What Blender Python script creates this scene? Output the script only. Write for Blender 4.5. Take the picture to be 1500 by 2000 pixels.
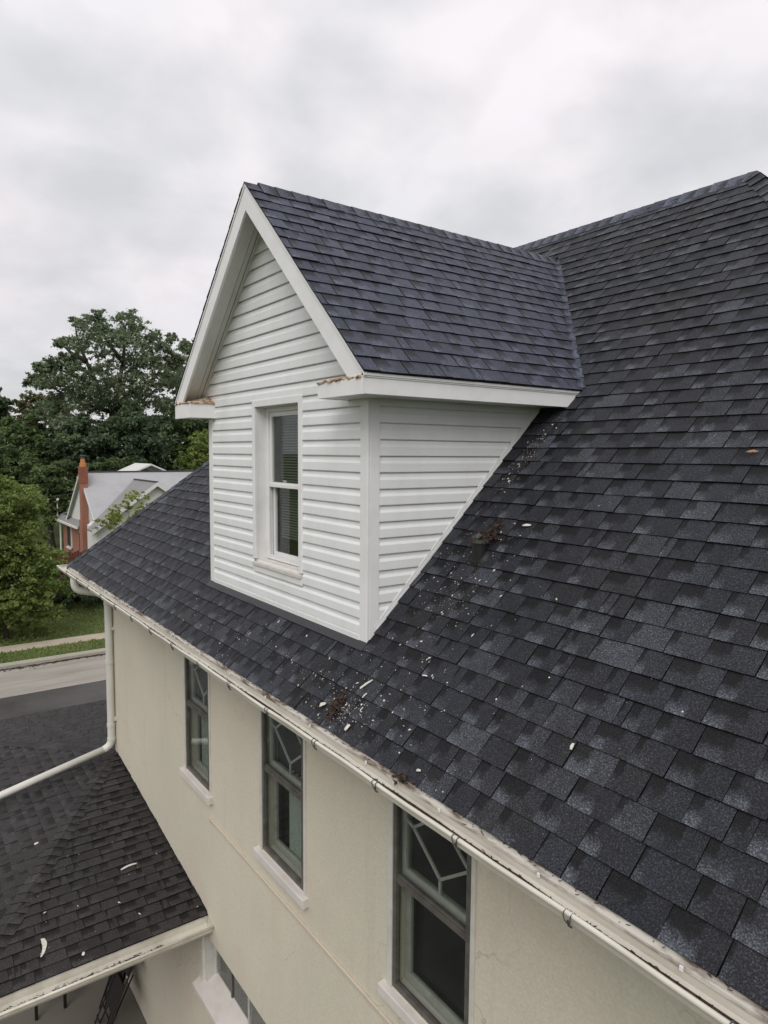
import bpy, math, random
import numpy as np
from mathutils import Vector, Matrix

for o in list(bpy.data.objects):
    bpy.data.objects.remove(o)
scene = bpy.context.scene
COL = scene.collection
rng = random.Random(7)
nrg = np.random.default_rng(11)

# ------------------------------------------------------------------ camera
CAM = np.array([0.0, -2.226, 1.762])
YAW, PITCH, ROLL, FPX = 2.5173, -0.0857, 0.0078, 1348.78
_f = np.array([math.cos(YAW)*math.cos(PITCH), math.sin(YAW)*math.cos(PITCH), math.sin(PITCH)])
_r0 = np.array([math.sin(YAW), -math.cos(YAW), 0.0]); _u0 = np.cross(_r0, _f)
_r = math.cos(ROLL)*_r0 + math.sin(ROLL)*_u0
_u = -math.sin(ROLL)*_r0 + math.cos(ROLL)*_u0
cd = bpy.data.cameras.new('camera'); cam = bpy.data.objects.new('camera', cd); COL.objects.link(cam)
cam.matrix_world = Matrix(((_r[0], _u[0], -_f[0], CAM[0]), (_r[1], _u[1], -_f[1], CAM[1]), (_r[2], _u[2], -_f[2], CAM[2]), (0, 0, 0, 1)))
cd.sensor_fit = 'HORIZONTAL'; cd.sensor_width = 36; cd.lens = 36*FPX/1500
cd.clip_start = 0.05; cd.clip_end = 3000
scene.camera = cam

def proj(P):
    v = np.asarray(P, float)-CAM; z = v@_f
    return 750+FPX*(v@_r)/z, 1000-FPX*(v@_u)/z, z
def at(px, py, X):
    """point of the vertical plane x = X that lies in the direction of photo pixel (px, py)"""
    v = _f+_r*(px-750)/FPX-_u*(py-1000)/FPX
    return CAM+v*((X-CAM[0])/v[0])

# ------------------------------------------------------------------ world, sun, exposure
W = bpy.data.worlds.new('World'); scene.world = W; W.use_nodes = True
SUN_EL, SUN_AZ = math.radians(44), math.radians(-44)      # azimuth of the sun measured from +x towards +y
def build_world():
    nt = W.node_tree; nt.nodes.clear(); N = nt.nodes.new; L = nt.links.new
    out = N('ShaderNodeOutputWorld'); bg = N('ShaderNodeBackground'); L(bg.outputs[0], out.inputs[0])
    sky = N('ShaderNodeTexSky'); sky.sky_type = 'NISHITA'; sky.sun_disc = False
    sky.sun_elevation = SUN_EL; sky.sun_rotation = math.radians(90)-SUN_AZ
    sc = N('ShaderNodeVectorMath'); sc.operation = 'SCALE'; L(sky.outputs[0], sc.inputs[0]); sc.inputs['Scale'].default_value = 0.1
    tc = N('ShaderNodeTexCoord'); sep = N('ShaderNodeSeparateXYZ'); L(tc.outputs['Generated'], sep.inputs[0])
    # cloud deck: direction divided by height above the horizon
    mx = N('ShaderNodeMath'); mx.operation = 'MAXIMUM'; L(sep.outputs['Z'], mx.inputs[0]); mx.inputs[1].default_value = 0.0
    ad = N('ShaderNodeMath'); ad.operation = 'ADD'; L(mx.outputs[0], ad.inputs[0]); ad.inputs[1].default_value = 0.42
    dv = N('ShaderNodeVectorMath'); dv.operation = 'DIVIDE'; L(tc.outputs['Generated'], dv.inputs[0])
    cb = N('ShaderNodeCombineXYZ')
    for i in range(3): L(ad.outputs[0], cb.inputs[i])
    L(cb.outputs[0], dv.inputs[1])
    n1 = N('ShaderNodeTexNoise'); n1.inputs['Scale'].default_value = 4.6; n1.inputs['Detail'].default_value = 6; n1.inputs['Roughness'].default_value = 0.48; n1.inputs['Distortion'].default_value = 0.15
    L(dv.outputs[0], n1.inputs['Vector'])
    n2 = N('ShaderNodeTexNoise'); n2.inputs['Scale'].default_value = 1.7; n2.inputs['Detail'].default_value = 3; L(dv.outputs[0], n2.inputs['Vector'])
    cr = N('ShaderNodeValToRGB'); L(n1.outputs['Fac'], cr.inputs[0])
    e = cr.color_ramp.elements; e[0].position = 0.33; e[0].color = (0.765, 0.77, 0.79, 1); e[1].position = 0.64; e[1].color = (1.0, 0.965, 0.985, 1)
    m = cr.color_ramp.elements.new(0.47); m.color = (0.86, 0.85, 0.865, 1)
    m = cr.color_ramp.elements.new(0.55); m.color = (0.93, 0.905, 0.92, 1)
    cr2 = N('ShaderNodeValToRGB'); L(n2.outputs['Fac'], cr2.inputs[0])
    e = cr2.color_ramp.elements; e[0].position = 0.36; e[0].color = (0.90, 0.92, 0.925, 1); e[1].position = 0.62; e[1].color = (1.04, 1.01, 1.02, 1)
    mu = N('ShaderNodeMix'); mu.data_type = 'RGBA'; mu.blend_type = 'MULTIPLY'; mu.inputs[0].default_value = 1; L(cr.outputs[0], mu.inputs[6]); L(cr2.outputs[0], mu.inputs[7])
    # overcast luminance: rises gently towards the zenith
    gr = N('ShaderNodeMath'); gr.operation = 'MULTIPLY_ADD'; L(mx.outputs[0], gr.inputs[0]); gr.inputs[1].default_value = 0.34; gr.inputs[2].default_value = 0.86
    vs = N('ShaderNodeVectorMath'); vs.operation = 'SCALE'; L(mu.outputs[2], vs.inputs[0]); L(gr.outputs[0], vs.inputs['Scale'])
    fin = N('ShaderNodeMix'); fin.data_type = 'RGBA'; fin.inputs[0].default_value = 0.93; L(sc.outputs[0], fin.inputs[6]); L(vs.outputs[0], fin.inputs[7])
    L(fin.outputs[2], bg.inputs[0]); bg.inputs[1].default_value = 1.0
build_world()
sl = bpy.data.lights.new('sun', 'SUN'); sl.energy = 1.5; sl.angle = math.radians(36); sl.color = (1.0, 0.975, 0.94)
sun = bpy.data.objects.new('sun', sl); COL.objects.link(sun)
_sd = Vector((math.cos(SUN_AZ)*math.cos(SUN_EL), math.sin(SUN_AZ)*math.cos(SUN_EL), math.sin(SUN_EL)))
sun.rotation_euler = _sd.to_track_quat('Z', 'Y').to_euler(); sun.location = (0, -10, 20)
vs_ = scene.view_settings; vs_.view_transform = 'Standard'; vs_.look = 'None'; vs_.exposure = 0.0; vs_.gamma = 1.0; vs_.use_curve_mapping = False
cy = scene.cycles; cy.max_bounces = 6; cy.diffuse_bounces = 3; cy.glossy_bounces = 2; cy.transmission_bounces = 2; cy.transparent_max_bounces = 10; cy.caustics_reflective = False; cy.caustics_refractive = False
scene.render.resolution_x = 768; scene.render.resolution_y = 1024

# ------------------------------------------------------------------ materials
def new_mat(name):
    m = bpy.data.materials.new(name); m.use_nodes = True
    nt = m.node_tree; b = nt.nodes['Principled BSDF']
    return m, nt, b
def ramp(nt, src, stops):
    cr = nt.nodes.new('ShaderNodeValToRGB'); nt.links.new(src, cr.inputs[0]); el = cr.color_ramp.elements
    while len(el) < len(stops): el.new(0.5)
    for e, (p, c) in zip(el, stops):
        e.position = p; e.color = (c, c, c, 1) if isinstance(c, (int, float)) else tuple(c)+(1,)
    return cr.outputs[0]
def noise(nt, scale, detail=3, rough=0.55, vec=None, coord='Object', stretch=None, dist=0):
    if vec is None:
        tc = nt.nodes.new('ShaderNodeTexCoord'); vec = tc.outputs[coord]
    if stretch:
        mp = nt.nodes.new('ShaderNodeMapping'); nt.links.new(vec, mp.inputs[0]); mp.inputs['Scale'].default_value = stretch; vec = mp.outputs[0]
    n = nt.nodes.new('ShaderNodeTexNoise'); n.inputs['Scale'].default_value = scale; n.inputs['Detail'].default_value = detail
    n.inputs['Roughness'].default_value = rough; n.inputs['Distortion'].default_value = dist
    nt.links.new(vec, n.inputs['Vector']); return n.outputs['Fac']
def mix(nt, a, b, fac, mode='MIX'):
    m = nt.nodes.new('ShaderNodeMix'); m.data_type = 'RGBA'; m.blend_type = mode
    for i, v in ((0, fac), (6, a), (7, b)):
        sock = m.inputs[i]
        if isinstance(v, bpy.types.NodeSocket): nt.links.new(v, sock)
        elif isinstance(v, (int, float)): sock.default_value = v if i == 0 else (v, v, v, 1)
        else: sock.default_value = tuple(v)+(1,)
    return m.outputs[2]
def math_(nt, op, a, b=None, c=None, clamp=False):
    m = nt.nodes.new('ShaderNodeMath'); m.operation = op; m.use_clamp = clamp
    for i, v in enumerate((a, b, c)):
        if v is None: continue
        if isinstance(v, bpy.types.NodeSocket): nt.links.new(v, m.inputs[i])
        else: m.inputs[i].default_value = v
    return m.outputs[0]
def bump(nt, b, h, strength, dist):
    n = nt.nodes.new('ShaderNodeBump'); n.inputs['Strength'].default_value = strength; n.inputs['Distance'].default_value = dist
    nt.links.new(h, n.inputs['Height']); nt.links.new(n.outputs[0], b.inputs['Normal'])
def attr(nt, name):
    a = nt.nodes.new('ShaderNodeAttribute'); a.attribute_name = name; return a.outputs['Fac']

def paint(name, col, rough=0.5, dirt=0.12, dscale=3.0, dirtcol=None, spec=0.4, bmp=0.0, stretch=None, dlo=0.42, dhi=0.72, fine=0.0):
    m, nt, b = new_mat(name)
    d = ramp(nt, noise(nt, dscale, 6, 0.62, stretch=stretch), [(dlo, 0.0), (dhi, 1.0)])
    dc = dirtcol or tuple(c*0.55 for c in col)
    fac = math_(nt, 'MULTIPLY', d, dirt)
    c = mix(nt, col, dc, fac)
    if fine:
        f2 = ramp(nt, noise(nt, 60, 3), [(0.3, 1-fine*2), (0.7, 1+fine)])
        c = mix(nt, c, f2, 1.0, 'MULTIPLY')
    nt.links.new(c, b.inputs['Base Color']); b.inputs['Roughness'].default_value = rough
    b.inputs['Specular IOR Level'].default_value = spec
    if bmp: bump(nt, b, noise(nt, 90, 4), bmp, 0.004)
    return m

def shingle_mat(name, dark, mid, light, warm, sheen=0.28):
    m, nt, b = new_mat(name)
    uv = nt.nodes.new('ShaderNodeUVMap'); uv.uv_map = 'piece'
    sp = nt.nodes.new('ShaderNodeSeparateXYZ'); nt.links.new(uv.outputs[0], sp.inputs[0])
    tone = attr(nt, 'tone'); rnd = attr(nt, 'rnd')
    base = ramp(nt, tone, [(0.0, dark), (0.55, mid), (1.0, light)])
    # blend of weathered warm granules
    big = ramp(nt, noise(nt, 1.1, 4, 0.6), [(0.42, 0.0), (0.66, 1.0)])
    base = mix(nt, base, warm, math_(nt, 'MULTIPLY', big, 0.45))
    wob = noise(nt, 26, 3)
    uu = math_(nt, 'ADD', sp.outputs[0], math_(nt, 'MULTIPLY_ADD', wob, 0.25, -0.125))
    vv = math_(nt, 'ADD', sp.outputs[1], math_(nt, 'MULTIPLY_ADD', wob, 0.5, -0.25))
    # printed shadow block in the upper corner of a tab
    du = math_(nt, 'SUBTRACT', math_(nt, 'MULTIPLY_ADD', rnd, 0.62, 0.08), uu)
    mu = ramp(nt, du, [(0.0, 0.0), (0.05, 1.0)])
    mv = ramp(nt, vv, [(0.30, 0.0), (0.60, 1.0)])
    base = mix(nt, base, mix(nt, base, (0.32, 0.30, 0.30), 1.0, 'MULTIPLY'), math_(nt, 'MULTIPLY', mu, mv))
    # lighter blue-grey granules low on the same side
    rl = math_(nt, 'MULTIPLY_ADD', math_(nt, 'FRACT', math_(nt, 'MULTIPLY', rnd, 7.31)), 0.9, 0.05)
    ml = ramp(nt, vv, [(0.10, 1.0), (0.50, 0.0)])
    dl_ = math_(nt, 'SUBTRACT', math_(nt, 'MULTIPLY_ADD', math_(nt, 'FRACT', math_(nt, 'MULTIPLY', rnd, 3.7)), 0.45, 0.2), uu)
    ul = ramp(nt, dl_, [(0.0, 0.0), (0.10, 1.0)])
    base = mix(nt, base, light, math_(nt, 'MULTIPLY', math_(nt, 'MULTIPLY', rl, ml), ul))
    # granules
    g = noise(nt, 140, 2, 0.75); gr = ramp(nt, g, [(0.28, 0.28), (0.46, 0.75), (0.58, 1.6), (0.72, 4.0)])
    base = mix(nt, base, gr, 1.0, 'MULTIPLY')
    sc = ramp(nt, noise(nt, 5, 5, 0.65), [(0.3, 0.78), (0.7, 1.2)])
    base = mix(nt, base, sc, 1.0, 'MULTIPLY')
    # bare asphalt on the cut edges, near-black to paint in the butt shadow line
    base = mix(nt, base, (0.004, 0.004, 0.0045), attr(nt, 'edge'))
    nt.links.new(base, b.inputs['Base Color']); b.inputs['Roughness'].default_value = 0.62
    b.inputs['Specular IOR Level'].default_value = sheen
    bump(nt, b, g, 0.45, 0.003)
    return m

def glass_mat(name, tint=(0.8, 0.85, 0.83), refl=1.0):
    m = bpy.data.materials.new(name); m.use_nodes = True; nt = m.node_tree; nt.nodes.clear()
    o = nt.nodes.new('ShaderNodeOutputMaterial'); t = nt.nodes.new('ShaderNodeBsdfTransparent'); t.inputs[0].default_value = tint+(1,)
    g = nt.nodes.new('ShaderNodeBsdfGlossy'); g.inputs['Roughness'].default_value = 0.03; g.inputs[0].default_value = (0.9, 0.92, 0.92, 1)
    fr = nt.nodes.new('ShaderNodeFresnel'); ge = nt.nodes.new('ShaderNodeNewGeometry')
    nt.links.new(math_(nt, 'MULTIPLY_ADD', ge.outputs['Backfacing'], 1/1.5-1.5, 1.5), fr.inputs[0])
    mm = math_(nt, 'MULTIPLY', fr.outputs[0], refl, clamp=True)
    ms = nt.nodes.new('ShaderNodeMixShader'); nt.links.new(mm, ms.inputs[0]); nt.links.new(t.outputs[0], ms.inputs[1]); nt.links.new(g.outputs[0], ms.inputs[2])
    nt.links.new(ms.outputs[0], o.inputs[0]); return m

def leaf_mat(name, a, b_, c, rough=0.55):
    m, nt, b = new_mat(name)
    col = ramp(nt, attr(nt, 'tone'), [(0.0, a), (0.5, b_), (1.0, c)])
    nt.links.new(col, b.inputs['Base Color']); b.inputs['Roughness'].default_value = rough; b.inputs['Specular IOR Level'].default_value = 0.25
    tr = nt.nodes.new('ShaderNodeBsdfTranslucent'); nt.links.new(mix(nt, col, 1.3, 1.0, 'MULTIPLY'), tr.inputs[0])
    ms = nt.nodes.new('ShaderNodeMixShader'); ms.inputs[0].default_value = 0.38
    nt.links.new(b.outputs[0], ms.inputs[1]); nt.links.new(tr.outputs[0], ms.inputs[2])
    nt.links.new(ms.outputs[0], nt.nodes['Material Output'].inputs[0]); return m

M = {}
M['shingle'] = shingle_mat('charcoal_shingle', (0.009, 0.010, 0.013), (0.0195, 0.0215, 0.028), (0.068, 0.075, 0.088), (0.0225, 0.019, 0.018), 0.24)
M['shingle_dormer'] = shingle_mat('sky_tinted_shingle', (0.019, 0.022, 0.036), (0.033, 0.039, 0.060), (0.072, 0.082, 0.112), (0.027, 0.031, 0.045), 0.4)  # blue of the reflected sky painted into these shingle colours
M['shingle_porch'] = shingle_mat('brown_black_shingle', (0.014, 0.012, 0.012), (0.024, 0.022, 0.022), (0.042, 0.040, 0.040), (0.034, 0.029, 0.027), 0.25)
M['deck'] = paint('roof_felt', (0.012, 0.012, 0.013), 0.9)
M['siding'] = paint('white_vinyl', (0.79, 0.80, 0.80), 0.42, 0.30, 3.0, (0.60, 0.60, 0.54), stretch=(1.6, 1.6, 0.35))
M['trim'] = paint('white_aluminium', (0.80, 0.80, 0.795), 0.38, 0.32, 4.0, (0.54, 0.53, 0.46))
M['soffit'] = paint('soffit_panel', (0.66, 0.66, 0.62), 0.5, 0.35, 3.5, (0.42, 0.36, 0.28))
M['gutter'] = paint('cream_gutter', (0.66, 0.63, 0.55), 0.35, 0.6, 5.0, (0.38, 0.34, 0.27), stretch=(0.35, 1, 1))
M['apron'] = paint('stained_apron_flashing', (0.50, 0.475, 0.42), 0.5, 1.0, 11.0, (0.13, 0.09, 0.065), stretch=(0.35, 1.5, 1.5), dlo=0.44, dhi=0.60)
def stucco_mat():
    m, nt, b = new_mat('cream_stucco')
    c = mix(nt, (0.66, 0.605, 0.495), (0.615, 0.58, 0.47), ramp(nt, noise(nt, 0.7, 4), [(0.40, 0.0), (0.62, 1.0)]))
    c = mix(nt, c, (0.62, 0.54, 0.445), math_(nt, 'MULTIPLY', ramp(nt, noise(nt, 1.1, 3, dist=0.6), [(0.5, 0.0), (0.68, 1.0)]), 0.6))
    st = ramp(nt, noise(nt, 2.2, 5, 0.6, stretch=(2.2, 1, 0.18)), [(0.56, 0.0), (0.74, 1.0)])       # rain streaks
    c = mix(nt, c, (0.48, 0.44, 0.36), math_(nt, 'MULTIPLY', st, 0.28))
    vo = nt.nodes.new('ShaderNodeTexVoronoi'); vo.feature = 'DISTANCE_TO_EDGE'; vo.inputs['Scale'].default_value = 0.55
    tc = nt.nodes.new('ShaderNodeTexCoord'); ds = nt.nodes.new('ShaderNodeVectorMath'); ds.operation = 'ADD'
    nn = nt.nodes.new('ShaderNodeTexNoise'); nn.inputs['Scale'].default_value = 3.0; nn.inputs['Detail'].default_value = 4; nt.links.new(tc.outputs['Object'], nn.inputs['Vector'])
    sc_ = nt.nodes.new('ShaderNodeVectorMath'); sc_.operation = 'SCALE'; nt.links.new(nn.outputs['Color'], sc_.inputs[0]); sc_.inputs['Scale'].default_value = 0.5
    nt.links.new(tc.outputs['Object'], ds.inputs[0]); nt.links.new(sc_.outputs[0], ds.inputs[1]); nt.links.new(ds.outputs[0], vo.inputs['Vector'])
    ck = math_(nt, 'MULTIPLY', ramp(nt, vo.outputs['Distance'], [(0.0, 1.0), (0.0035, 0.0)]), ramp(nt, noise(nt, 0.9, 2), [(0.5, 0.0), (0.6, 0.5)]))
    c = mix(nt, c, (0.30, 0.27, 0.21), ck)
    sp = ramp(nt, noise(nt, 55, 4, 0.7), [(0.3, 0.90), (0.7, 1.06)]); c = mix(nt, c, sp, 1.0, 'MULTIPLY')
    nt.links.new(c, b.inputs['Base Color']); b.inputs['Roughness'].default_value = 0.85; b.inputs['Specular IOR Level'].default_value = 0.15
    bump(nt, b, noise(nt, 70, 5, 0.65), 0.55, 0.006); return m
M['stucco'] = stucco_mat()
M['sill'] = paint('white_sill', (0.66, 0.62, 0.58), 0.6, 0.4, 6.0, (0.45, 0.41, 0.36))
M['whitewood'] = paint('white_casing', (0.62, 0.60, 0.55), 0.55, 0.4, 8.0, (0.36, 0.34, 0.29))
M['bronze'] = paint('bronze_storm_frame', (0.085, 0.078, 0.068), 0.4, 0.5, 12.0, (0.2, 0.19, 0.17))
M['sashpaint'] = paint('sash_paint', (0.50, 0.50, 0.46), 0.5, 0.5, 9.0, (0.25, 0.24, 0.21))
M['came'] = paint('lead_came', (0.50, 0.50, 0.47), 0.45, 0.4, 20.0)
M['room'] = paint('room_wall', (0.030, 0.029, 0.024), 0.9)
M['curtain'] = paint('net_curtain', (0.78, 0.79, 0.78), 0.9, 0.2)
M['blind'] = paint('blind_slats', (0.13, 0.135, 0.13), 0.6, 0.1)
M['screen'] = paint('insect_screen', (0.06, 0.062, 0.062), 0.8)
M['glass'] = glass_mat('window_glass', (0.88, 0.90, 0.88), 0.85)
M['flash'] = paint('slate_flashing', (0.030, 0.031, 0.037), 0.5, 0.3, 6.0)
M['rust'] = paint('rusted_flashing', (0.34, 0.16, 0.085), 0.8, 1.0, 16.0, (0.62, 0.56, 0.42), dlo=0.45, dhi=0.58, bmp=0.6)
M['blackpipe'] = paint('black_rubber', (0.008, 0.008, 0.008), 0.55)
M['leadring'] = paint('grey_collar', (0.07, 0.068, 0.066), 0.4)
M['litter'] = paint('leaf_litter', (0.055, 0.038, 0.025), 0.9, 1.0, 40.0, (0.02, 0.014, 0.01))
M['rot'] = paint('brown_debris', (0.060, 0.036, 0.027), 0.85, 1.0, 30.0, (0.02, 0.013, 0.010))
M['chip'] = paint('white_paint_chip', (0.68, 0.66, 0.60), 0.6, 0.8, 45.0, (0.36, 0.33, 0.27))
M['tan'] = paint('tan_leaf', (0.30, 0.17, 0.09), 0.7)
M['pipe'] = paint('white_downspout', (0.66, 0.65, 0.60), 0.35, 0.5, 3.0, (0.42, 0.40, 0.34), stretch=(1, 1, 0.3))
M['batten'] = paint('tan_batten', (0.58, 0.51, 0.41), 0.7, 0.2, 4.0)
M['metal_dark'] = paint('dark_iron', (0.012, 0.009, 0.008), 0.5)
M['patio'] = paint('patio_concrete', (0.16, 0.145, 0.12), 0.85, 0.6, 0.9, (0.10, 0.09, 0.075))
M['concrete'] = paint('street_concrete', (0.33, 0.305, 0.265), 0.85, 0.9, 1.1, (0.22, 0.20, 0.17), stretch=(1.6, 0.25, 1), fine=0.06)
M['asphalt'] = paint('damp_asphalt', (0.070, 0.066, 0.063), 0.5, 1.0, 0.28, (0.026, 0.023, 0.021), spec=0.5, dlo=0.40, dhi=0.60)
M['kerb'] = paint('kerb_concrete', (0.36, 0.34, 0.28), 0.85, 0.4, 2.0)
M['walk'] = paint('footpath_concrete', (0.44, 0.38, 0.30), 0.85, 0.4, 0.8)
M['grass'] = paint('lawn_grass', (0.115, 0.150, 0.048), 0.95, 0.9, 0.5, (0.075, 0.098, 0.036), spec=0.1, bmp=0.5, fine=0.25)
M['blade'] = leaf_mat('grass_blades', (0.105, 0.135, 0.045), (0.185, 0.235, 0.080), (0.27, 0.31, 0.12))
M['brick'] = paint('red_brick_wall', (0.31, 0.145, 0.10), 0.85, 0.5, 2.0, (0.25, 0.10, 0.07))
M['brickdark'] = paint('chimney_brick', (0.24, 0.085, 0.055), 0.85, 0.4, 3.0)
M['farroof'] = paint('pale_grey_shingle', (0.40, 0.40, 0.41), 0.75, 0.5, 0.9, (0.30, 0.30, 0.305), fine=0.08)
M['farroof2'] = paint('darker_grey_shingle', (0.25, 0.24, 0.24), 0.75, 0.25, 0.6)  # neighbour's cross gable, canopy and wing: darker grey than the main slopes
M['farwhite'] = paint('far_white_siding', (0.66, 0.66, 0.63), 0.6, 0.15, 0.6)
M['clay'] = paint('clay_chimney_pot', (0.46, 0.20, 0.07), 0.8)
M['fence'] = paint('red_brown_fence', (0.115, 0.035, 0.025), 0.8, 0.4, 1.5)
M['bark'] = paint('tree_bark', (0.045, 0.036, 0.028), 0.95, 0.5, 4.0)
M['darkgrey'] = paint('plain_dark_grey', (0.06, 0.06, 0.058), 0.7)  # dark grey of the neighbour's ridge trims and the overhead wire
LEAF = {
 'big': leaf_mat('leaves_open_crown', (0.095, 0.128, 0.078), (0.175, 0.225, 0.132), (0.250, 0.310, 0.185)),
 'dark': leaf_mat('leaves_dark', (0.055, 0.082, 0.050), (0.100, 0.145, 0.078), (0.170, 0.225, 0.118)),
 'mid': leaf_mat('leaves_mid', (0.058, 0.090, 0.038), (0.112, 0.162, 0.064), (0.185, 0.240, 0.098)),
 'bright': leaf_mat('leaves_bright', (0.085, 0.128, 0.034), (0.175, 0.235, 0.062), (0.285, 0.340, 0.110)),
 'lime': leaf_mat('leaves_lime', (0.14, 0.19, 0.040), (0.25, 0.31, 0.075), (0.40, 0.43, 0.14)),
 'autumn': leaf_mat('leaves_turning', (0.070, 0.085, 0.040), (0.135, 0.140, 0.066), (0.215, 0.190, 0.095)),
}

# ------------------------------------------------------------------ mesh helpers
class MB:
    def __init__(s): s.v = []; s.f = []
    def quad(s, *p):
        n = len(s.v); s.v += [tuple(q) for q in p]; s.f.append(tuple(range(n, n+len(p)))); return s
    def box(s, lo, hi):
        x0, y0, z0 = lo; x1, y1, z1 = hi; n = len(s.v)
        s.v += [(x0,y0,z0),(x1,y0,z0),(x1,y1,z0),(x0,y1,z0),(x0,y0,z1),(x1,y0,z1),(x1,y1,z1),(x0,y1,z1)]
        s.f += [tuple(n+i for i in q) for q in ((0,3,2,1),(4,5,6,7),(0,1,5,4),(1,2,6,5),(2,3,7,6),(3,0,4,7))]; return s
    def bar(s, a, b, w, h, up=(0,0,1)):
        a = Vector(a); b = Vector(b); d = (b-a).normalized(); up = Vector(up)
        sd = d.cross(up)
        if sd.length < 1e-5: sd = d.cross(Vector((1,0,0)))
        sd.normalize(); uu = sd.cross(d).normalized(); n = len(s.v)
        for p in (a, b):
            for i, j in ((-1,-1),(1,-1),(1,1),(-1,1)): s.v.append(tuple(p+sd*(i*w/2)+uu*(j*h/2)))
        s.f += [tuple(n+i for i in q) for q in ((0,1,2,3),(7,6,5,4),(0,4,5,1),(1,5,6,2),(2,6,7,3),(3,7,4,0))]; return s
    def prism(s, poly, d):
        """solid: polygon poly (3-D points) extruded by vector d"""
        n = len(s.v); k = len(poly); d = Vector(d)
        s.v += [tuple(p) for p in poly]+[tuple(Vector(p)+d) for p in poly]
        s.f.append(tuple(range(n+k-1, n-1, -1))); s.f.append(tuple(range(n+k, n+2*k)))
        for i in range(k): j = (i+1) % k; s.f.append((n+i, n+j, n+k+j, n+k+i))
        return s
    def tube(s, pts, rad, seg=12, caps=True):
        P = [Vector(p) for p in pts]; n = len(s.v)
        if not isinstance(rad, (list, tuple)): rad = [rad]*len(P)
        ref = None
        for i, p in enumerate(P):
            d = ((P[i]-P[i-1]).normalized() if i else Vector((0,0,0)))+((P[i+1]-P[i]).normalized() if i+1 < len(P) else Vector((0,0,0)))
            d.normalize()
            if ref is None: ref = d.cross(Vector((0.31, 0.2, 0.93)) if abs(d.z) < 0.9 else Vector((1,0,0))).normalized()
            ref = (ref-d*ref.dot(d)).normalized(); bi = d.cross(ref)
            for k in range(seg):
                a = 2*math.pi*k/seg; s.v.append(tuple(p+ref*(rad[i]*math.cos(a))+bi*(rad[i]*math.sin(a))))
        for i in range(len(P)-1):
            for k in range(seg):
                k2 = (k+1) % seg; s.f.append((n+i*seg+k, n+i*seg+k2, n+(i+1)*seg+k2, n+(i+1)*seg+k))
        if caps:
            s.f.append(tuple(n+k for k in range(seg-1, -1, -1))); m = n+(len(P)-1)*seg; s.f.append(tuple(m+k for k in range(seg)))
        return s
    def sweep(s, prof, path):
        """profile given as list of functions of station? simple: each station a list of 3-D points"""
        n = len(s.v); k = len(path[0])
        for st in path: s.v += [tuple(p) for p in st]
        for i in range(len(path)-1):
            for j in range(k-1): s.f.append((n+i*k+j, n+(i+1)*k+j, n+(i+1)*k+j+1, n+i*k+j+1))
        return s

def link(o, parent):
    COL.objects.link(o)
    if parent is not None:
        o.parent = parent
        if parent.type == 'EMPTY': o.location = -Vector(parent.location)
    return o
def obj(name, mb, mat, parent=None, smooth=False, bevel=0.0):
    me = bpy.data.meshes.new(name); me.from_pydata(mb.v, [], mb.f); me.update()
    me.materials.append(M[mat] if isinstance(mat, str) else mat)
    if smooth:
        me.polygons.foreach_set('use_smooth', [True]*len(me.polygons))
    o = bpy.data.objects.new(name, me); link(o, parent)
    if bevel:
        b = o.modifiers.new('bevel', 'BEVEL'); b.width = bevel; b.segments = 2; b.limit_method = 'ANGLE'
    return o
def tag(o, label, cat, group=None):
    o['label'] = label; o['category'] = cat
    if group: o['group'] = group
    return o
def thing(name, label, cat, loc, group=None):
    o = bpy.data.objects.new(name, None); o.empty_display_size = 0.3; o.location = loc; COL.objects.link(o); return tag(o, label, cat, group)
def struct(name, mb, mat):
    o = obj(name, mb, mat); o['kind'] = 'structure'; return o

# ------------------------------------------------------------------ dimensions (z = 0 at the edge of the main roof)
G = -6.4                                  # street level
TA = math.tan(0.78); CA, SA = math.cos(0.78), math.sin(0.78)
XL, XRH = -11.389, -3.368                 # left eave corner, right end of ridge
ZR = 4.362; YR = ZR/TA; XLH = XL+YR; XR = XRH+YR
WY = 0.45                                 # front wall plane
WXL, WXR = -10.76, XR-0.6
DXL, DXR, DY = -6.702, -3.902, 0.451      # dormer
DXC = (DXL+DXR)/2; DOH = 0.317; DYF = 0.201; DZF = 2.271
DTA = math.tan(0.7616); DC, DS = math.cos(0.7616), math.sin(0.7616)
DHW = (DXR-DXL)/2+DOH; DZR = DZF+DHW*DTA; DL = DHW/DC

# ------------------------------------------------------------------ ground and street
def ground_z(x, y):
    if x > -31.6: return G
    t = min(1, (-31.6-x)/11.0); t = t*t*(3-2*t)
    far = max(0, min(1, (-48-x)/60))
    return G+1.1*t+2.5*far
xs = [400, 60, 20, 0, -10, -20, -28, -31.6]+[-32.5-1.0*i for i in range(14)]+[-50, -55, -62, -70, -80, -95, -120, -200, -600, -1500]
ys = [-1200, -300, -100, -50, -30]+[-20+2*i for i in range(36)]+[60, 80, 120, 300, 1200]
g = MB()
for x in xs:
    for y in ys: g.v.append((x, y, ground_z(x, y)))
ny = len(ys)
for i in range(len(xs)-1):
    for j in range(ny-1): g.f.append((i*ny+j, i*ny+j+1, (i+1)*ny+j+1, (i+1)*ny+j))
struct('ground', g, 'grass')
struct('street', MB().box((-28.62, -90, G-0.1), (-25.3, 90, G+0.006)), 'concrete')
struct('driveway', MB().box((-25.3, -90, G-0.1), (-15.4, 90, G+0.003)), 'asphalt')
struct('reflected_dark_strip', MB().box((-25.3, -11.5, G-0.1), (12.0, -3.2, G+0.010)), 'asphalt')  # unseen dark strip, added for the wall windows to reflect
struct('kerb', MB().box((-29.05, -90, G-0.1), (-28.62, 90, G+0.13)), 'kerb')
struct('verge', MB().box((-30.6, -90, G-0.1), (-29.05, 90, G+0.11)), 'grass')
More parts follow.
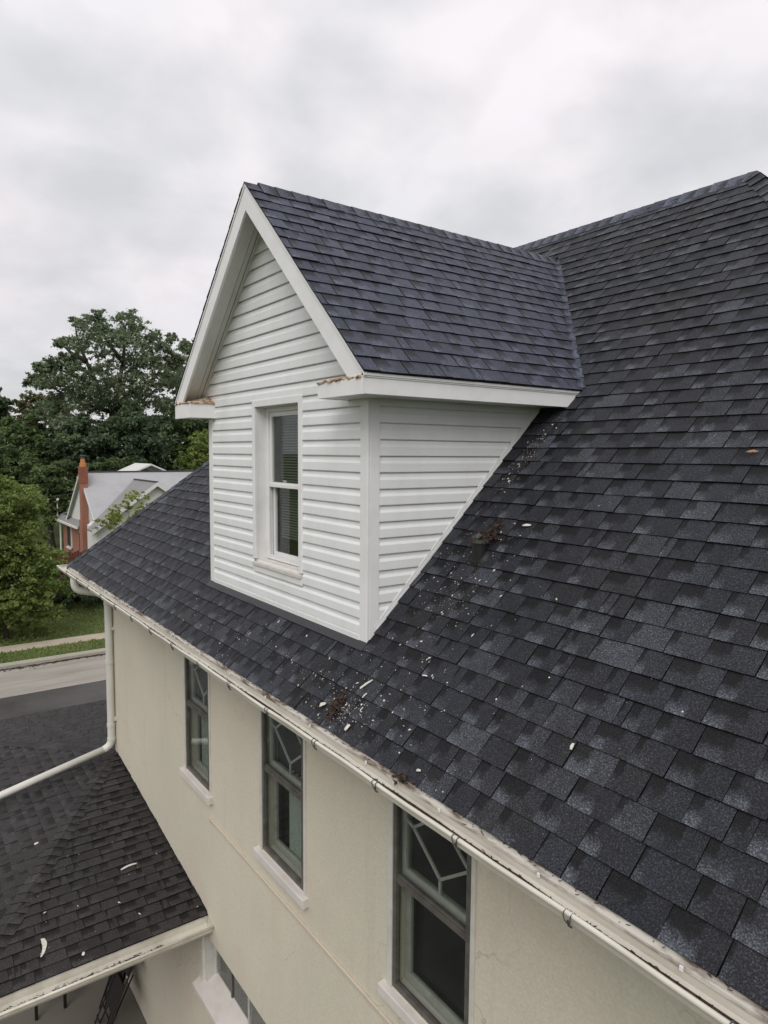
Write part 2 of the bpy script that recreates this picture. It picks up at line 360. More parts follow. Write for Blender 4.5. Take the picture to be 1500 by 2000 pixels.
struct('footpath', MB().box((-31.6, -90, G-0.1), (-30.6, 90, G+0.12)), 'walk')
struct('patio', MB().box((-14.6, -3.2, G-0.1), (-3.0, 0.44, G+0.02)), 'patio')

def kerb_leaves():
    R = random.Random(17); m = MB()
    for i in range(2600):
        y = R.uniform(-5, 13); x = -28.60+abs(R.gauss(0, 0.13))*(0.5+0.5*math.sin(y*0.9)**2); z = G+0.008+R.uniform(0, 0.02); s = R.uniform(0.02, 0.06); a = R.uniform(0, 3.14)
        dx, dy = s*math.cos(a), s*math.sin(a); m.quad((x-dx, y-dy, z), (x+dy*0.5, y-dx*0.5, z+R.uniform(0, 0.02)), (x+dx, y+dy, z+0.004), (x-dy*0.5, y+dx*0.5, z+R.uniform(0, 0.02)))
    o = obj('kerb_leaves', m, 'litter'); o['kind'] = 'stuff'; tag(o, 'dark fallen leaves drifted along the far kerb', 'leaves')
kerb_leaves()

# ------------------------------------------------------------------ shingles
def clip(poly, reg):
    """Sutherland-Hodgman, reg convex counter-clockwise"""
    out = poly
    for i in range(len(reg)):
        a = reg[i]; b = reg[(i+1) % len(reg)]; ex, ey = b[0]-a[0], b[1]-a[1]
        inp = out; out = []
        if not inp: return []
        for k in range(len(inp)):
            p = inp[k]; q = inp[(k+1) % len(inp)]
            sp = ex*(p[1]-a[1])-ey*(p[0]-a[0]); sq = ex*(q[1]-a[1])-ey*(q[0]-a[0])
            if sp >= 0: out.append(p)
            if (sp >= 0) != (sq >= 0):
                t = sp/(sp-sq); out.append((p[0]+t*(q[0]-p[0]), p[1]+t*(q[1]-p[1])))
    return out
def slope_pieces(O, U, V, reg, expo, wmin, wmax, keep=None, tmin=0.0075, tmax=0.0125, sag=0.003, warp=None):
    O, U, V = Vector(O), Vector(U).normalized(), Vector(V).normalized(); N = U.cross(V)
    u0 = min(p[0] for p in reg); u1 = max(p[0] for p in reg); v1 = max(p[1] for p in reg)
    pieces = []; k = 0; v = -0.012
    while v < v1:
        u = u0-rng.uniform(0, wmax); lastt = 0
        cv = rng.uniform(-0.002, 0.002)
        while u < u1:
            w = rng.uniform(wmin, wmax) if rng.random() < 0.9 else rng.uniform(0.045, 0.10)
            t = rng.uniform(tmin, tmax)
            if abs(t-lastt) < 0.0015: t = min(tmax*1.15, t+0.002)
            lastt = t
            dv = cv+rng.uniform(-0.0022, 0.0022)
            top = v+expo+0.03
            sk = rng.uniform(-0.004, 0.004)
            rect = [(u+0.0022+sk, v+dv), (u+w-0.0022+sk*0.6, v+dv+rng.uniform(-0.0012, 0.0012)), (u+w-0.0022, top), (u+0.0022, top)]
            pl = clip(rect, reg)
            if len(pl) >= 3:
                c = (sum(p[0] for p in pl)/len(pl), sum(p[1] for p in pl)/len(pl))
                cw = O+U*c[0]+V*c[1]
                if keep is None or keep(cw):
                    tone = min(1, max(0, rng.gauss(0.5, 0.13))); r2 = rng.random()
                    vs = []
                    def hgt(p): return t*max(0.02, 1-(p[1]-v)/(expo+0.03))+0.0008
                    lift = sag*math.sin(c[0]*2.3+k*0.7)*0.5
                    tops = []; bots = []; uvs = []
                    for p in pl:
                        wz = warp(p) if warp else 0.0
                        q = O+U*p[0]+V*p[1]+N*(lift+wz)
                        tops.append(q+N*hgt(p)); bots.append(q-N*0.002)
                        uvs.append(((p[0]-u)/w, (p[1]-v)/expo))
                    pieces.append((tops, bots, uvs, tone, r2))
            u += w
        v += expo; k += 1
    return pieces
def shingle_mesh(name, pieces, mat):
    vs = []; fs = []; uvl = []; tones = []; rnds = []; edg = []
    for tops, bots, uvs, tone, r2 in pieces:
        n = len(vs); k = len(tops); vs += [tuple(p) for p in tops]+[tuple(p) for p in bots]
        fs.append(tuple(range(n, n+k))); uvl += uvs; tones.append(tone); rnds.append(r2); edg.append(0.0)
        for i in range(k):
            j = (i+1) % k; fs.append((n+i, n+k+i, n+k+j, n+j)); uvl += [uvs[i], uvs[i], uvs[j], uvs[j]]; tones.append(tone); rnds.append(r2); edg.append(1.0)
    me = bpy.data.meshes.new(name); me.from_pydata(vs, [], fs); me.update()
    uv = me.uv_layers.new(name='piece'); uv.data.foreach_set('uv', [c for p in uvl for c in p])
    a = me.attributes.new('tone', 'FLOAT', 'FACE'); a.data.foreach_set('value', tones)
    a = me.attributes.new('rnd', 'FLOAT', 'FACE'); a.data.foreach_set('value', rnds)
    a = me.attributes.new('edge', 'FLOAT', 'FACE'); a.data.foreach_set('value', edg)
    me.materials.append(mat); return me
def vis_area(pc):
    pts = [proj(p) for p in pc[0]]
    if min(p[2] for p in pts) < 0.3: return 0
    cx = sum(p[0] for p in pts)/len(pts); cy = sum(p[1] for p in pts)/len(pts)
    if not (-20 < cx < 1520 and -20 < cy < 2020): return 0
    a = 0
    for i in range(len(pts)): j = (i+1) % len(pts); a += pts[i][0]*pts[j][1]-pts[j][0]*pts[i][1]
    return abs(a)/2
def cap_pieces(A, B, S1, S2, half, expo, t=0.010, lift=0.012):
    """folded ridge/hip caps from A (low/start, exposed butt) to B; S1, S2 = unit vectors down each slope"""
    A, B, S1, S2 = Vector(A), Vector(B), Vector(S1).normalized(), Vector(S2).normalized(); D = (B-A).normalized(); L = (B-A).length
    n1 = S1.cross(D); n2 = D.cross(S2)
    if n1.z < 0: n1 = -n1
    if n2.z < 0: n2 = -n2
    up = (n1+n2).normalized(); out = []; s = 0
    while s < L-0.02:
        e = min(expo+0.05, L-s); j = rng.uniform(-0.004, 0.004); tt = t*rng.uniform(0.9, 1.5)
        def sec(d, th):
            P = A+D*d
            return [P+S1*(half+j)+n1*(0.004+th), P+S1*(half*0.25)+n1*(lift*0.6+th), P+up*(lift+th), P+S2*(half*0.25)+n2*(lift*0.6+th), P+S2*(half-j)+n2*(0.004+th)]
        lo = sec(s, tt); hi = sec(s+e, 0.001); lob = sec(s, -0.004)
        out.append((lo, hi, lob, min(1, max(0, rng.gauss(0.5, 0.2))), rng.random())); s += expo
    return out
def cap_obj(name, c, mat, parent):
    lo, hi, lob, tone, r2 = c; vs = [tuple(p) for p in lo+hi+lob]; fs = []; uvl = []
    hib = [tuple(p-Vector((0, 0, 0.012))) for p in hi]
    vs += hib
    for i in range(4):
        fs.append((i, i+1, 5+i+1, 5+i)); uvl += [(i/4, 0), ((i+1)/4, 0), ((i+1)/4, 1), (i/4, 1)]
        fs.append((10+i, 10+i+1, i+1, i)); uvl += [(i/4, 0)]*4
    fs += [(10, 0, 5, 15), (4, 14, 19, 9)]; uvl += [(0, 0)]*8
    me = bpy.data.meshes.new(name); me.from_pydata(vs, [], fs); me.update()
    uv = me.uv_layers.new(name='piece'); uv.data.foreach_set('uv', [c for p in uvl for c in p])
    for nm, val in (('tone', tone), ('rnd', r2)):
        a = me.attributes.new(nm, 'FLOAT', 'FACE'); a.data.foreach_set('value', [val]*len(fs))
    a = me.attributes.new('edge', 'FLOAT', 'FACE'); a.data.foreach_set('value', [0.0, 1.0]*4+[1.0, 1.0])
    me.materials.append(mat); o = bpy.data.objects.new(name, me); link(o, parent); return o

house = thing('house', 'cream stucco house with charcoal shingle hip roof, white gutter and gabled dormer', 'house', ((XL+XR)/2, YR, G))

# roof deck (all four slopes), one solid shell just under the shingles
def main_roof():
    d = 0.006
    A = (XL, 0, -d); B = (XR, 0, -d); C = (XR, 2*YR, -d); D = (XL, 2*YR, -d); E = (XLH, YR, ZR-d); F = (XRH, YR, ZR-d)
    m = MB(); m.v = [A, B, C, D, E, F]; m.f = [(0, 1, 5, 4), (1, 2, 5), (2, 3, 4, 5), (3, 0, 4)]
    return obj('main_roof', m, 'deck', house)
roof = main_roof()
obj('roof_soffit', MB().box((XL+0.03, 0.03, -0.15), (XR-0.03, 2*YR-0.03, -0.13)), 'soffit', house)
f = MB()
f.box((XL+0.02, 0.02, -0.15), (XR-0.02, 0.045, -0.012)); f.box((XL+0.02, 0.045, -0.15), (XL+0.045, 2*YR-0.02, -0.012))
obj('eave_fascia', f, 'trim', house)

def keep_main(c):
    dx = abs(c.x-DXC); dz = DZR-dx*DTA
    if dx < 1.34 and c.y > 0.52 and c.z < dz-0.05: return False
    if c.z > DZF+0.08 and c.z < dz-0.06: return False
    return True
LS = YR/CA
EXPO = 0.143
def eave_warp(p):       # the lowest courses by the far corner have slumped towards the gutter
    s = math.exp(-((p[0]+9.6)/1.5)**2)
    return -0.05*s*max(0, 1-p[1]/0.35)
front = slope_pieces((0, 0, 0), (1, 0, 0), (0, CA, SA), [(XL, -0.012), (XR, -0.012), (XRH, LS), (XLH, LS)], EXPO, 0.15, 0.27, keep_main)
left = slope_pieces((XL, 2*YR, 0), (0, -1, 0), (CA, 0, SA), [(0, -0.012), (2*YR, -0.012), (YR, LS)], EXPO, 0.16, 0.34)
right = slope_pieces((XR, 0, 0), (0, 1, 0), (-CA, 0, SA), [(0, -0.012), (2*YR, -0.012), (YR, LS)], EXPO, 0.16, 0.34)
ordr = sorted(range(len(front)), key=lambda i: -vis_area(front[i]))
single = set(ordr[:300])
for i in ordr[:300]:
    o = bpy.data.objects.new('shingle', shingle_mesh('shingle', [front[i]], M['shingle'])); link(o, roof)

rest = [p for i, p in enumerate(front) if i not in single]+left+right
sf = bpy.data.objects.new('shingle_courses', shingle_mesh('shingle_courses', rest, M['shingle'])); link(sf, house); sf['kind'] = 'stuff'
S_f = (0, -CA, -SA); S_l = (-CA, 0, -SA); S_rt = (CA, 0, -SA); S_b = (0, CA, -SA)
for c in cap_pieces((XLH, YR, ZR), (XRH, YR, ZR), S_f, S_b, 0.14, 0.16, t=0.006, lift=0.018): cap_obj('ridge_cap', c, M['shingle_dormer'], roof)
def hipdir(sx): # down each slope, perpendicular to the hip line
    return None
for (E0, E1, sA, sB) in (((XL, 0, 0), (XLH, YR, ZR), S_f, S_l), ((XR, 0, 0), (XRH, YR, ZR), S_f, S_rt)):
    D = (Vector(E1)-Vector(E0)).normalized()
    # in-plane perpendiculars of the hip
    nA = Vector((0, -SA, CA)); nB = Vector((-SA if sB is S_l else SA, 0, CA))
    pA = D.cross(nA).normalized(); pB = D.cross(nB).normalized()
    if pA.dot(Vector(((XLH+XRH)/2, 0, 0))-Vector(E0)) < 0: pA = -pA
    if pB.dot(Vector((E0[0], YR, 0))-Vector(E0)) < 0: pB = -pB
    for c in cap_pieces(E0, E1, pA, pB, 0.12, 0.16, lift=0.014): cap_obj('hip_cap', c, M['shingle'], roof)

# ------------------------------------------------------------------ dormer roof
def dormer_roof():
    d = 0.006; m = MB()
    ye = DZF/TA; yr = DZR/TA
    th = 0.05
    for s in (1, -1):
        xe = DXC+s*DHW
        top = [(xe, DYF+0.01, DZF-d), (xe, ye+0.05, DZF-d), (DXC, yr+0.05, DZR-d), (DXC, DYF+0.01, DZR-d)]
        m.quad(*(top if s > 0 else top[::-1]))
    return obj('dormer_roof', m, 'deck', house)
droof = dormer_roof()
ye, yr_ = DZF/TA, DZR/TA
regR = [(-0.012, -0.012), (ye-DYF+0.01, -0.012), (yr_-DYF+0.01, DL), (-0.012, DL)]
dr = slope_pieces((DXC+DHW, DYF, DZF), (0, 1, 0), (-DC, 0, DS), regR, EXPO*0.985, 0.15, 0.27, sag=0.004)
regL = [(yr_-ye-0.01, -0.012), (yr_-DYF+0.012, -0.012), (yr_-DYF+0.012, DL), (-0.01, DL)]
dl = slope_pieces((DXC-DHW, yr_, DZF), (0, -1, 0), (DC, 0, DS), regL, EXPO*0.985, 0.15, 0.27)
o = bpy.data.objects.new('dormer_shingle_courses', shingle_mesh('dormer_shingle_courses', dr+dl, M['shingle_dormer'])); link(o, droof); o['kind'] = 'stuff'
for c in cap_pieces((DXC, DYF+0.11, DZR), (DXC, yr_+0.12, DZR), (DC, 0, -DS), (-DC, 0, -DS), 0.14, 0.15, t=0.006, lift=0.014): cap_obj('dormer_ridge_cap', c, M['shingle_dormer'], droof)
# woven valley: shingles turned up in a soft fold where the two roofs meet
def valley(s):
    A = Vector((DXC+s*(DHW+0.0), ye, DZF)); B = Vector((DXC, yr_, DZR)); D = (B-A).normalized(); L = (B-A).length
    nD = Vector((s*DS, 0, DC)); nM = Vector((0, -SA, CA))
    tD = D.cross(nD).normalized(); tM = D.cross(nM).normalized()
    if tD.y > 0: tD = -tD
    if (tM.x*s) < 0: tM = -tM
    n = 17; out = []
    for i in range(n):
        a, b = i*L/n, (i+1)*L/n+0.02; r = 0.052
        def sec(d, th):
            P = A+D*d; pts = []
            for q in (0, .25, .5, .75, 1):
                p0 = P+tD*r; p1 = P; p2 = P+tM*r*0.55
                pts.append(p0*(1-q)**2+p1*2*q*(1-q)+p2*q*q+(nD*(1-q)+nM*q)*(0.006+th))
            return pts
        lo = sec(a, 0.005); hi = sec(b, 0.0); lob = sec(a, -0.005)
        out.append((lo, hi, lob, min(1, max(0, rng.gauss(0.55, 0.15))), rng.random()))
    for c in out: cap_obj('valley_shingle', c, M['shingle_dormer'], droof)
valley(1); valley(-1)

# ------------------------------------------------------------------ dormer trim
def rake(s):
    a = math.atan(DTA); w = 0.15
    xe = DXC+s*DHW
    # rake board in the plane y = DYF : parallelogram below the roof line
    dn = w/DC
    poly = [(xe, DYF, DZF-0.012), (DXC, DYF, DZR-0.012), (DXC, DYF, DZR-0.012-dn), (xe-s*0.0, DYF, DZF-0.012-dn*0.9)]
    poly[3] = (xe-s*(0.10), DYF, DZF-0.03)
    poly[2] = (DXC, DYF, DZR-0.012-dn)
    # lower end cut level
    k = (dn)/DTA
    poly = [(xe, DYF, DZF-0.012), (DXC, DYF, DZR-0.012), (DXC, DYF, DZR-0.012-dn), (xe-s*(k-0.02/DTA), DYF, DZF-0.032), (xe-s*0.0, DYF, DZF-0.032)]
    m = MB().prism(poly if s < 0 else poly[::-1], (0, 0.022, 0)); obj('rake_board', m, 'trim', house, bevel=0.003)
    # folded lip of the rake trim under the shingles
    lip = [(xe, DYF-0.006, DZF-0.010), (DXC, DYF-0.006, DZR-0.010), (DXC, DYF-0.006, DZR-0.034), (xe, DYF-0.006, DZF-0.034)]
    obj('rake_lip', MB().prism(lip if s < 0 else lip[::-1], (0, 0.005, 0)), 'trim', house)
    # underside of the overhang: ribbed soffit boards running along the rake
    y0, y1 = DYF+0.022, DY+0.01
    dpt = 0.075/DC
    ystops = [y0, y0+0.05, y0+0.14, y1-0.055, y1]
    for i in range(4):
        ya, yb = ystops[i]+0.002, ystops[i+1]-0.002
        off = dpt+(0.012 if i in (0, 3) else 0.0)
        P = [(xe-s*0.06, ya, DZF-off-0.0+0.06*DTA-0.02), (DXC, ya, DZR-off-0.02), (DXC, yb, DZR-off-0.02), (xe-s*0.06, yb, DZF-off+0.06*DTA-0.02)]
        m = MB().prism(P, (0, 0, 0.014)); obj('rake_soffit_board', m, 'soffit', house)
    # solid verge core hidden between board and soffit
for s in (1, -1): rake(s)
def eave_box(s):
    xe = DXC+s*DHW; xw = DXR if s > 0 else DXL
    yend = ye+0.02
    fh = 0.108
    # fascia along the side eave, cut to the slope of the main roof at its far end
    def side(x, z0, z1, th, name, mat, y0=DYF, bev=0.0):
        poly = [(x, y0, z1), (x, z1/TA-0.0, z1), (x, z0/TA-0.0, z0), (x, y0, z0)]
        obj(name, MB().prism(poly if s < 0 else poly[::-1], (-s*th, 0, 0)), mat, house, bevel=bev)
    side(xe-s*0.016, DZF-0.035-fh, DZF-0.03, 0.02, 'dormer_fascia', 'trim', bev=0.002)
    side(xe-s*0.004, DZF-0.03, DZF-0.012, 0.03, 'dormer_drip_edge', 'trim', y0=DYF+0.0)
    side(xe-s*0.010, DZF-0.040, DZF-0.0305, 0.004, 'dormer_drip_lip', 'trim')
    # soffit under the eave
    zb = DZF-0.035-fh+0.006
    x0, x1 = sorted((xe-s*0.036, xw-s*0.0))
    obj('dormer_soffit', MB().quad((x0, DYF+0.02, zb), (x1, DYF+0.02, zb), (x1, zb/TA, zb), (x0, zb/TA, zb)), 'soffit', house)
    # cornice return
    ln = 0.54 if s > 0 else 0.44
    xa, xb = sorted((xe-s*0.014, xe-s*(0.014+ln)))
    zt, zbm = DZF-0.042, DZF-0.035-(fh if s > 0 else 0.145)-0.004
    r = MB(); r.box((xa, DYF-0.012, zbm), (xb, DYF+0.004, zt))
    xi = xe-s*(0.014+ln)
    r.box((min(xi, xi+s*0.016), DYF+0.004, zbm), (max(xi, xi+s*0.016), DY, zt))
    r.box((xa+0.017, DYF+0.004, zbm+0.003), (xb-0.017, DY, zbm+0.012))
    ro = obj('cornice_return', r, 'trim', house, bevel=0.002)
    # rusted, torn flashing on the return, sloping up to the wall
    nx, nyy = 22, 8; fl = MB()
    for i in range(nx+1):
        for j in range(nyy+1):
            fx, fy = i/nx, j/nyy; x = xa+(0.002 if s < 0 else -0.014)+(xb-xa+0.012)*fx; y = DYF-0.022+(DY-DYF+0.022)*fy
            hip = min(1, 2.2*abs((fx if s > 0 else 1-fx)))   # falls away at the inner end
            z = zt+0.004+0.075*fy*hip+rng.uniform(-0.004, 0.006)*(1 if j > 0 else 2.2)
            z = max(zt+0.003, min(z, DZR-abs(x-DXC)*DTA-0.055))
            if j == 0: y += rng.uniform(-0.008, 0.012)
            fl.v.append((x, y, z))
    for i in range(nx):
        for j in range(nyy):
            a = i*(nyy+1)+j; fl.f.append((a, a+nyy+1, a+nyy+2, a+1))
    fo = obj('return_flashing', fl, 'rust', house); sm = fo.modifiers.new('thick', 'SOLIDIFY'); sm.thickness = 0.011; fo['label'] = 'rusty torn flashing over the cornice return'
for s in (1, -1): eave_box(s)

# ------------------------------------------------------------------ dormer walls with siding courses
H = 0.1143
PROF = [(0.035, -0.002), (0.0, 0.0150), (0.03, 0.0190), (0.08, 0.0195), (0.55, 0.0180), (0.63, 0.0135), (0.72, 0.0075), (0.90, 0.0050), (0.945, 0.0030), (0.965, -0.0080), (1.06, -0.0080)]
def siding_board(z0, lo, hi, place, parent, hfrac=1.10, jit=True):
    """lo(z), hi(z): ends along the wall; place(a, z, out) -> point"""
    m = MB(); pts = []
    for fz, out in PROF:
        fz = min(fz, hfrac); z = z0+fz*H
        pts.append((place(lo(z), z, out), place(hi(z), z, out)))
    n = len(pts)
    for a, b in pts: m.v += [tuple(a), tuple(b)]
    for i in range(n-1): m.f.append((2*i, 2*i+1, 2*i+3, 2*i+2))
    return obj('siding_board', m, 'siding', parent)
zb = DY*TA-0.02
fw_ = MB().prism([(DXL+0.004, DY, zb-0.1), (DXR-0.004, DY, zb-0.1), (DXR-0.004, DY, 2.2), (DXC, DY, DZR-0.12), (DXL+0.004, DY, 2.2)], (0, 0.004, 0))
# backing wall with the window opening cut out
WX0, WX1, WZ0, WZ1 = -5.64, -4.85, 0.80, 2.15
bk = MB()
def rectY(m, x0, x1, z0, z1, y): m.quad((x0, y, z0), (x1, y, z0), (x1, y, z1), (x0, y, z1))
zl = zb-0.1
rectY(bk, DXL, WX0, zl, 2.15, DY); rectY(bk, WX1, DXR, zl, 2.15, DY); rectY(bk, WX0, WX1, zl, WZ0, DY)
bk.quad((DXL, DY, 2.15), (DXR, DY, 2.15), (DXR, DY, 2.28), (DXC, DY, DZR-0.06), (DXL, DY, 2.28))
dfront = obj('dormer_front_wall', bk, 'siding', house)
placeF = lambda a, z, o: Vector((a, DY-o, z))
def hx(z):       # half width of the gable under the rake soffit at height z
    if z < DZF-0.18: return (DXR-DXL)/2-0.062
    return min((DXR-DXL)/2-0.062 if z < DZF-0.0 else 9, (DZR-0.085/DC-z)/DTA)
CX0, CX1, CZ0, CZ1 = -5.695, -4.795, 0.695, 2.21     # casing outer edges
z = zb+0.055
row = 0
while z < DZR-0.22:
    l = lambda q: DXC-max(0.004, hx(q)); r_ = lambda q: DXC+max(0.004, hx(q))
    if z+H*0.5 > CZ0 and z+H*0.15 < CZ1:
        top = 1.10
        siding_board(z, l, lambda q: CX0+0.004, placeF, dfront); siding_board(z, lambda q: CX1-0.004, r_, placeF, dfront)
        if z < CZ0: siding_board(z, lambda q: CX0+0.0045, lambda q: CX1-0.0045, placeF, dfront, hfrac=max(0.05, (CZ0-z)/H))
    else: siding_board(z, l, r_, placeF, dfront)
    z += H; row += 1
# side walls
for s, xw in ((1, DXR), (-1, DXL)):
    pl = (lambda a, z, o: Vector((DXR+o, a, z))) if s > 0 else (lambda a, z, o: Vector((DXL-o, a, z)))
    m = MB(); poly = [(xw, DY, zb-0.1), (xw, 2.3, 2.3*TA-0.1), (xw, 2.3, 2.3*TA), (xw, DY, 2.25)]
    m.quad(*[(xw, DY, zb-0.05), (xw, 2.2/TA, 2.15), (xw, DY, 2.15)])
    dw = obj('dormer_side_wall', m, 'siding', house)
    z = zb+0.055
    while z < 2.12:
        if z+H > 0.5:
            a0 = lambda q: DY+0.072; a1 = lambda q: max(DY+0.075, (q/TA)-0.012)
            siding_board(z, (a0 if s > 0 else a1), (a1 if s > 0 else a0), pl, dw, hfrac=min(1.1, (2.145-z)/H))
        z += H
    # J-channel along the roof line
    dirv = Vector((0, CA, SA))
    p0 = Vector((xw+s*0.012, DY+0.06, (DY+0.06)*TA+0.02)); p1 = Vector((xw+s*0.012, 2.10/TA, 2.10+0.02))
    obj('roof_line_channel', MB().bar(p0, p1, 0.026, 0.022, up=(0, -SA, CA)), 'trim', house, bevel=0.002)
    q0, q1 = p0+Vector((0, -SA, CA))*0.022, p1+Vector((0, -SA, CA))*0.022
    obj('channel_lip', MB().bar(q0+Vector((s*0.008, 0, 0)), q1+Vector((s*0.008, 0, 0)), 0.005, 0.018, up=(0, -SA, CA)), 'trim', house)
    # corner board
    cb = MB(); x0, x1 = sorted((xw+s*0.021, xw-s*0.072)); cb.box((x0, DY-0.021, zb-0.03), (x1, DY-0.001, 2.136))
    x0, x1 = sorted((xw+s*0.021, xw+s*0.001)); cb.box((x0, DY-0.001, zb-0.03), (x1, DY+0.082, 2.136))
    obj('corner_board', cb, 'trim', house, bevel=0.004)
# base trim and slate apron flashing in front of the dormer
obj('base_channel', MB().box((DXL+0.07, DY-0.024, zb-0.012), (DXR-0.07, DY-0.002, zb+0.055)), 'trim', house, bevel=0.004)
ap = MB(); c0 = Vector((DXL-0.03, DY-0.002, (DY-0.002)*TA+0.02)); c1 = Vector((DXR+0.03, DY-0.002, (DY-0.002)*TA+0.02)); dn = Vector((0, -CA, -SA))*0.095
ap.prism([c0, c1, c1+dn, c0+dn], Vector((0, SA, -CA))*0.003); ap.prism([c0+Vector((.06, -.001, 0)), c1+Vector((-.06, -.001, 0)), c1+Vector((-.06, -.001, 0.05)), c0+Vector((.06, -.001, 0.05))], (0, 0.003, 0))
obj('apron_flashing', ap, 'flash', house)

# ------------------------------------------------------------------ dormer window
def dormer_window():
    m = MB(); yf = DY-0.028
    m.box((CX0, yf, CZ0+0.115), (WX0, DY+0.004, CZ1)); m.box((WX1, yf, CZ0+0.10), (CX1, DY+0.004, CZ1)); m.box((WX0, yf, WZ1), (WX1, DY+0.004, CZ1-0.001))
    w = obj('dormer_window', m, 'trim', house, bevel=0.004)
    m = MB(); d = 0.13
    m.box((WX0-0.012, DY+0.004, WZ0-0.03), (WX0, DY+d, WZ1)); m.box((WX1, DY+0.004, WZ0-0.03), (WX1+0.012, DY+d, WZ1)); m.box((WX0-0.012, DY+0.004, WZ1), (WX1+0.012, DY+d, WZ1+0.012))
    obj('jamb_liner', m, 'trim', w)
    m = MB(); s0 = [(CX0+0.006, yf-0.012, WZ0-0.022), (CX0+0.006, DY+d, WZ0+0.006), (CX0+0.006, DY+d, WZ0-0.03), (CX0+0.006, yf-0.012, WZ0-0.045)]
    m.prism(s0, (CX1-CX0-0.012, 0, 0)); so = obj('sill', m, 'sill', w)
    obj('apron', MB().box((CX0+0.01, yf+0.002, CZ0), (CX1-0.006, DY-0.001, WZ0-0.046)), 'trim', w, bevel=0.003)
    y = DY+0.10
    zm = 1.475
    fr = MB()
    fr.box((WX0, y-0.015, WZ0+0.006), (WX0+0.035, y+0.03, WZ1)); fr.box((WX1-0.035, y-0.015, WZ0+0.006), (WX1, y+0.03, WZ1)); fr.box((WX0+0.035, y-0.015, WZ1-0.04), (WX1-0.035, y+0.03, WZ1)); fr.box((WX0+0.035, y-0.015, WZ0+0.006), (WX1-0.035, y+0.03, WZ0+0.03))
    obj('frame', fr, 'trim', w, bevel=0.003)
    a, b = WX0+0.037, WX1-0.037
    for nm, z0, z1, yy in (('upper_sash', zm-0.02, WZ1-0.042, y+0.0), ('lower_sash', WZ0+0.032, zm+0.02, y+0.03)):
        sm = MB(); t = 0.038
        sm.box((a, yy, z0), (a+t, yy+0.028, z1)); sm.box((b-t, yy, z0), (b, yy+0.028, z1)); sm.box((a+t, yy+0.001, z0), (b-t, yy+0.029, z0+t)); sm.box((a+t, yy+0.001, z1-t), (b-t, yy+0.029, z1))
        obj(nm, sm, 'trim', w, bevel=0.003)
        obj('pane', MB().box((a+t-0.004, yy+0.013, z0+t-0.004), (b-t+0.004, yy+0.017, z1-t+0.004)), 'glass', w)
    # half screen outside the lower sash
    sc = MB(); sc.box((a, y-0.012, zm-0.022), (b, y-0.001, zm+0.004)); sc.box((a, y-0.012, WZ0+0.032), (a+0.014, y-0.001, zm-0.022)); sc.box((b-0.014, y-0.012, WZ0+0.032), (b, y-0.001, zm-0.022)); sc.box((a+0.014, y-0.012, WZ0+0.032), (b-0.014, y-0.001, WZ0+0.046))
    obj('screen_frame', sc, 'trim', w)
    # latches on the meeting rail
    for k in (0.3, 0.75):
        obj('sash_lock', MB().tube([(a+(b-a)*k-0.02, y+0.04, zm+0.03), (a+(b-a)*k+0.02, y+0.04, zm+0.03)], 0.01, 8), 'trim', w)
    bl = MB(); z = 1.0
    while z < WZ1-0.06:
        bl.prism([(a+0.05, y+0.085, z), (b-0.05, y+0.085, z), (b-0.05, y+0.103, z+0.012), (a+0.05, y+0.103, z+0.012)], (0, 0.0006, -0.001)); z += 0.024
    obj('blind', bl, 'blind', w)
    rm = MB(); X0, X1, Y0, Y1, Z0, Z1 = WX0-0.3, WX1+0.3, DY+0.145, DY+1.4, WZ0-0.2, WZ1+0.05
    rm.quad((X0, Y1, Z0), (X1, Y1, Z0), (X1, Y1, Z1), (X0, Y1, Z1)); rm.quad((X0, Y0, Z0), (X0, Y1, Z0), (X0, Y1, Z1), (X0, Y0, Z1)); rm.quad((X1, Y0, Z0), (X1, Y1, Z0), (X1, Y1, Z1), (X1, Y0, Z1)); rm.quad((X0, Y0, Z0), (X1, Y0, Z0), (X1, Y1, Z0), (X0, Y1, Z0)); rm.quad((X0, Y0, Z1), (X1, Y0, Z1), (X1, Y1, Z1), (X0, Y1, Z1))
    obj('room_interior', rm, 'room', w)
dormer_window()

# ------------------------------------------------------------------ stucco walls with openings
WINS = [(-7.585, -6.855), (-5.59, -4.80), (-3.575, -2.795)]
WZB, WZT = -1.90, -0.28
LW = (-7.10, -4.40, -4.22, -3.61)                       # low window opening x0, x1, z0, z1
def stucco():
    holes = [(a, b, WZB, WZT) for a, b in WINS]+[LW]
    xs = sorted({WXL, WXR}|{h[0] for h in holes}|{h[1] for h in holes}); zs = sorted({G-0.1, -0.13}|{h[2] for h in holes}|{h[3] for h in holes})
    m = MB()
    for i in range(len(xs)-1):
        for j in range(len(zs)-1):
            cx, cz = (xs[i]+xs[i+1])/2, (zs[j]+zs[j+1])/2
            if any(h[0] < cx < h[1] and h[2] < cz < h[3] for h in holes): continue
            rectY(m, xs[i], xs[i+1], zs[j], zs[j+1], WY)
    for (a, b, c, d) in holes:
        e = WY+0.16
        m.quad((a, WY, c), (a, e, c), (a, e, d), (a, WY, d)); m.quad((b, WY, c), (b, WY, d), (b, e, d), (b, e, c)); m.quad((a, WY, d), (a, e, d), (b, e, d), (b, WY, d)); m.quad((a, WY, c), (b, WY, c), (b, e, c), (a, e, c))
    y1 = 2*YR-0.45
    m.quad((WXL, y1, G-0.1), (WXL, WY, G-0.1), (WXL, WY, -0.13), (WXL, y1, -0.13)); m.quad((WXR, WY, G-0.1), (WXR, y1, G-0.1), (WXR, y1, -0.13), (WXR, WY, -0.13)); m.quad((WXR, y1, G-0.1), (WXL, y1, G-0.1), (WXL, y1, -0.13), (WXR, y1, -0.13))
    return obj('stucco_wall', m, 'stucco', house)
stucco()
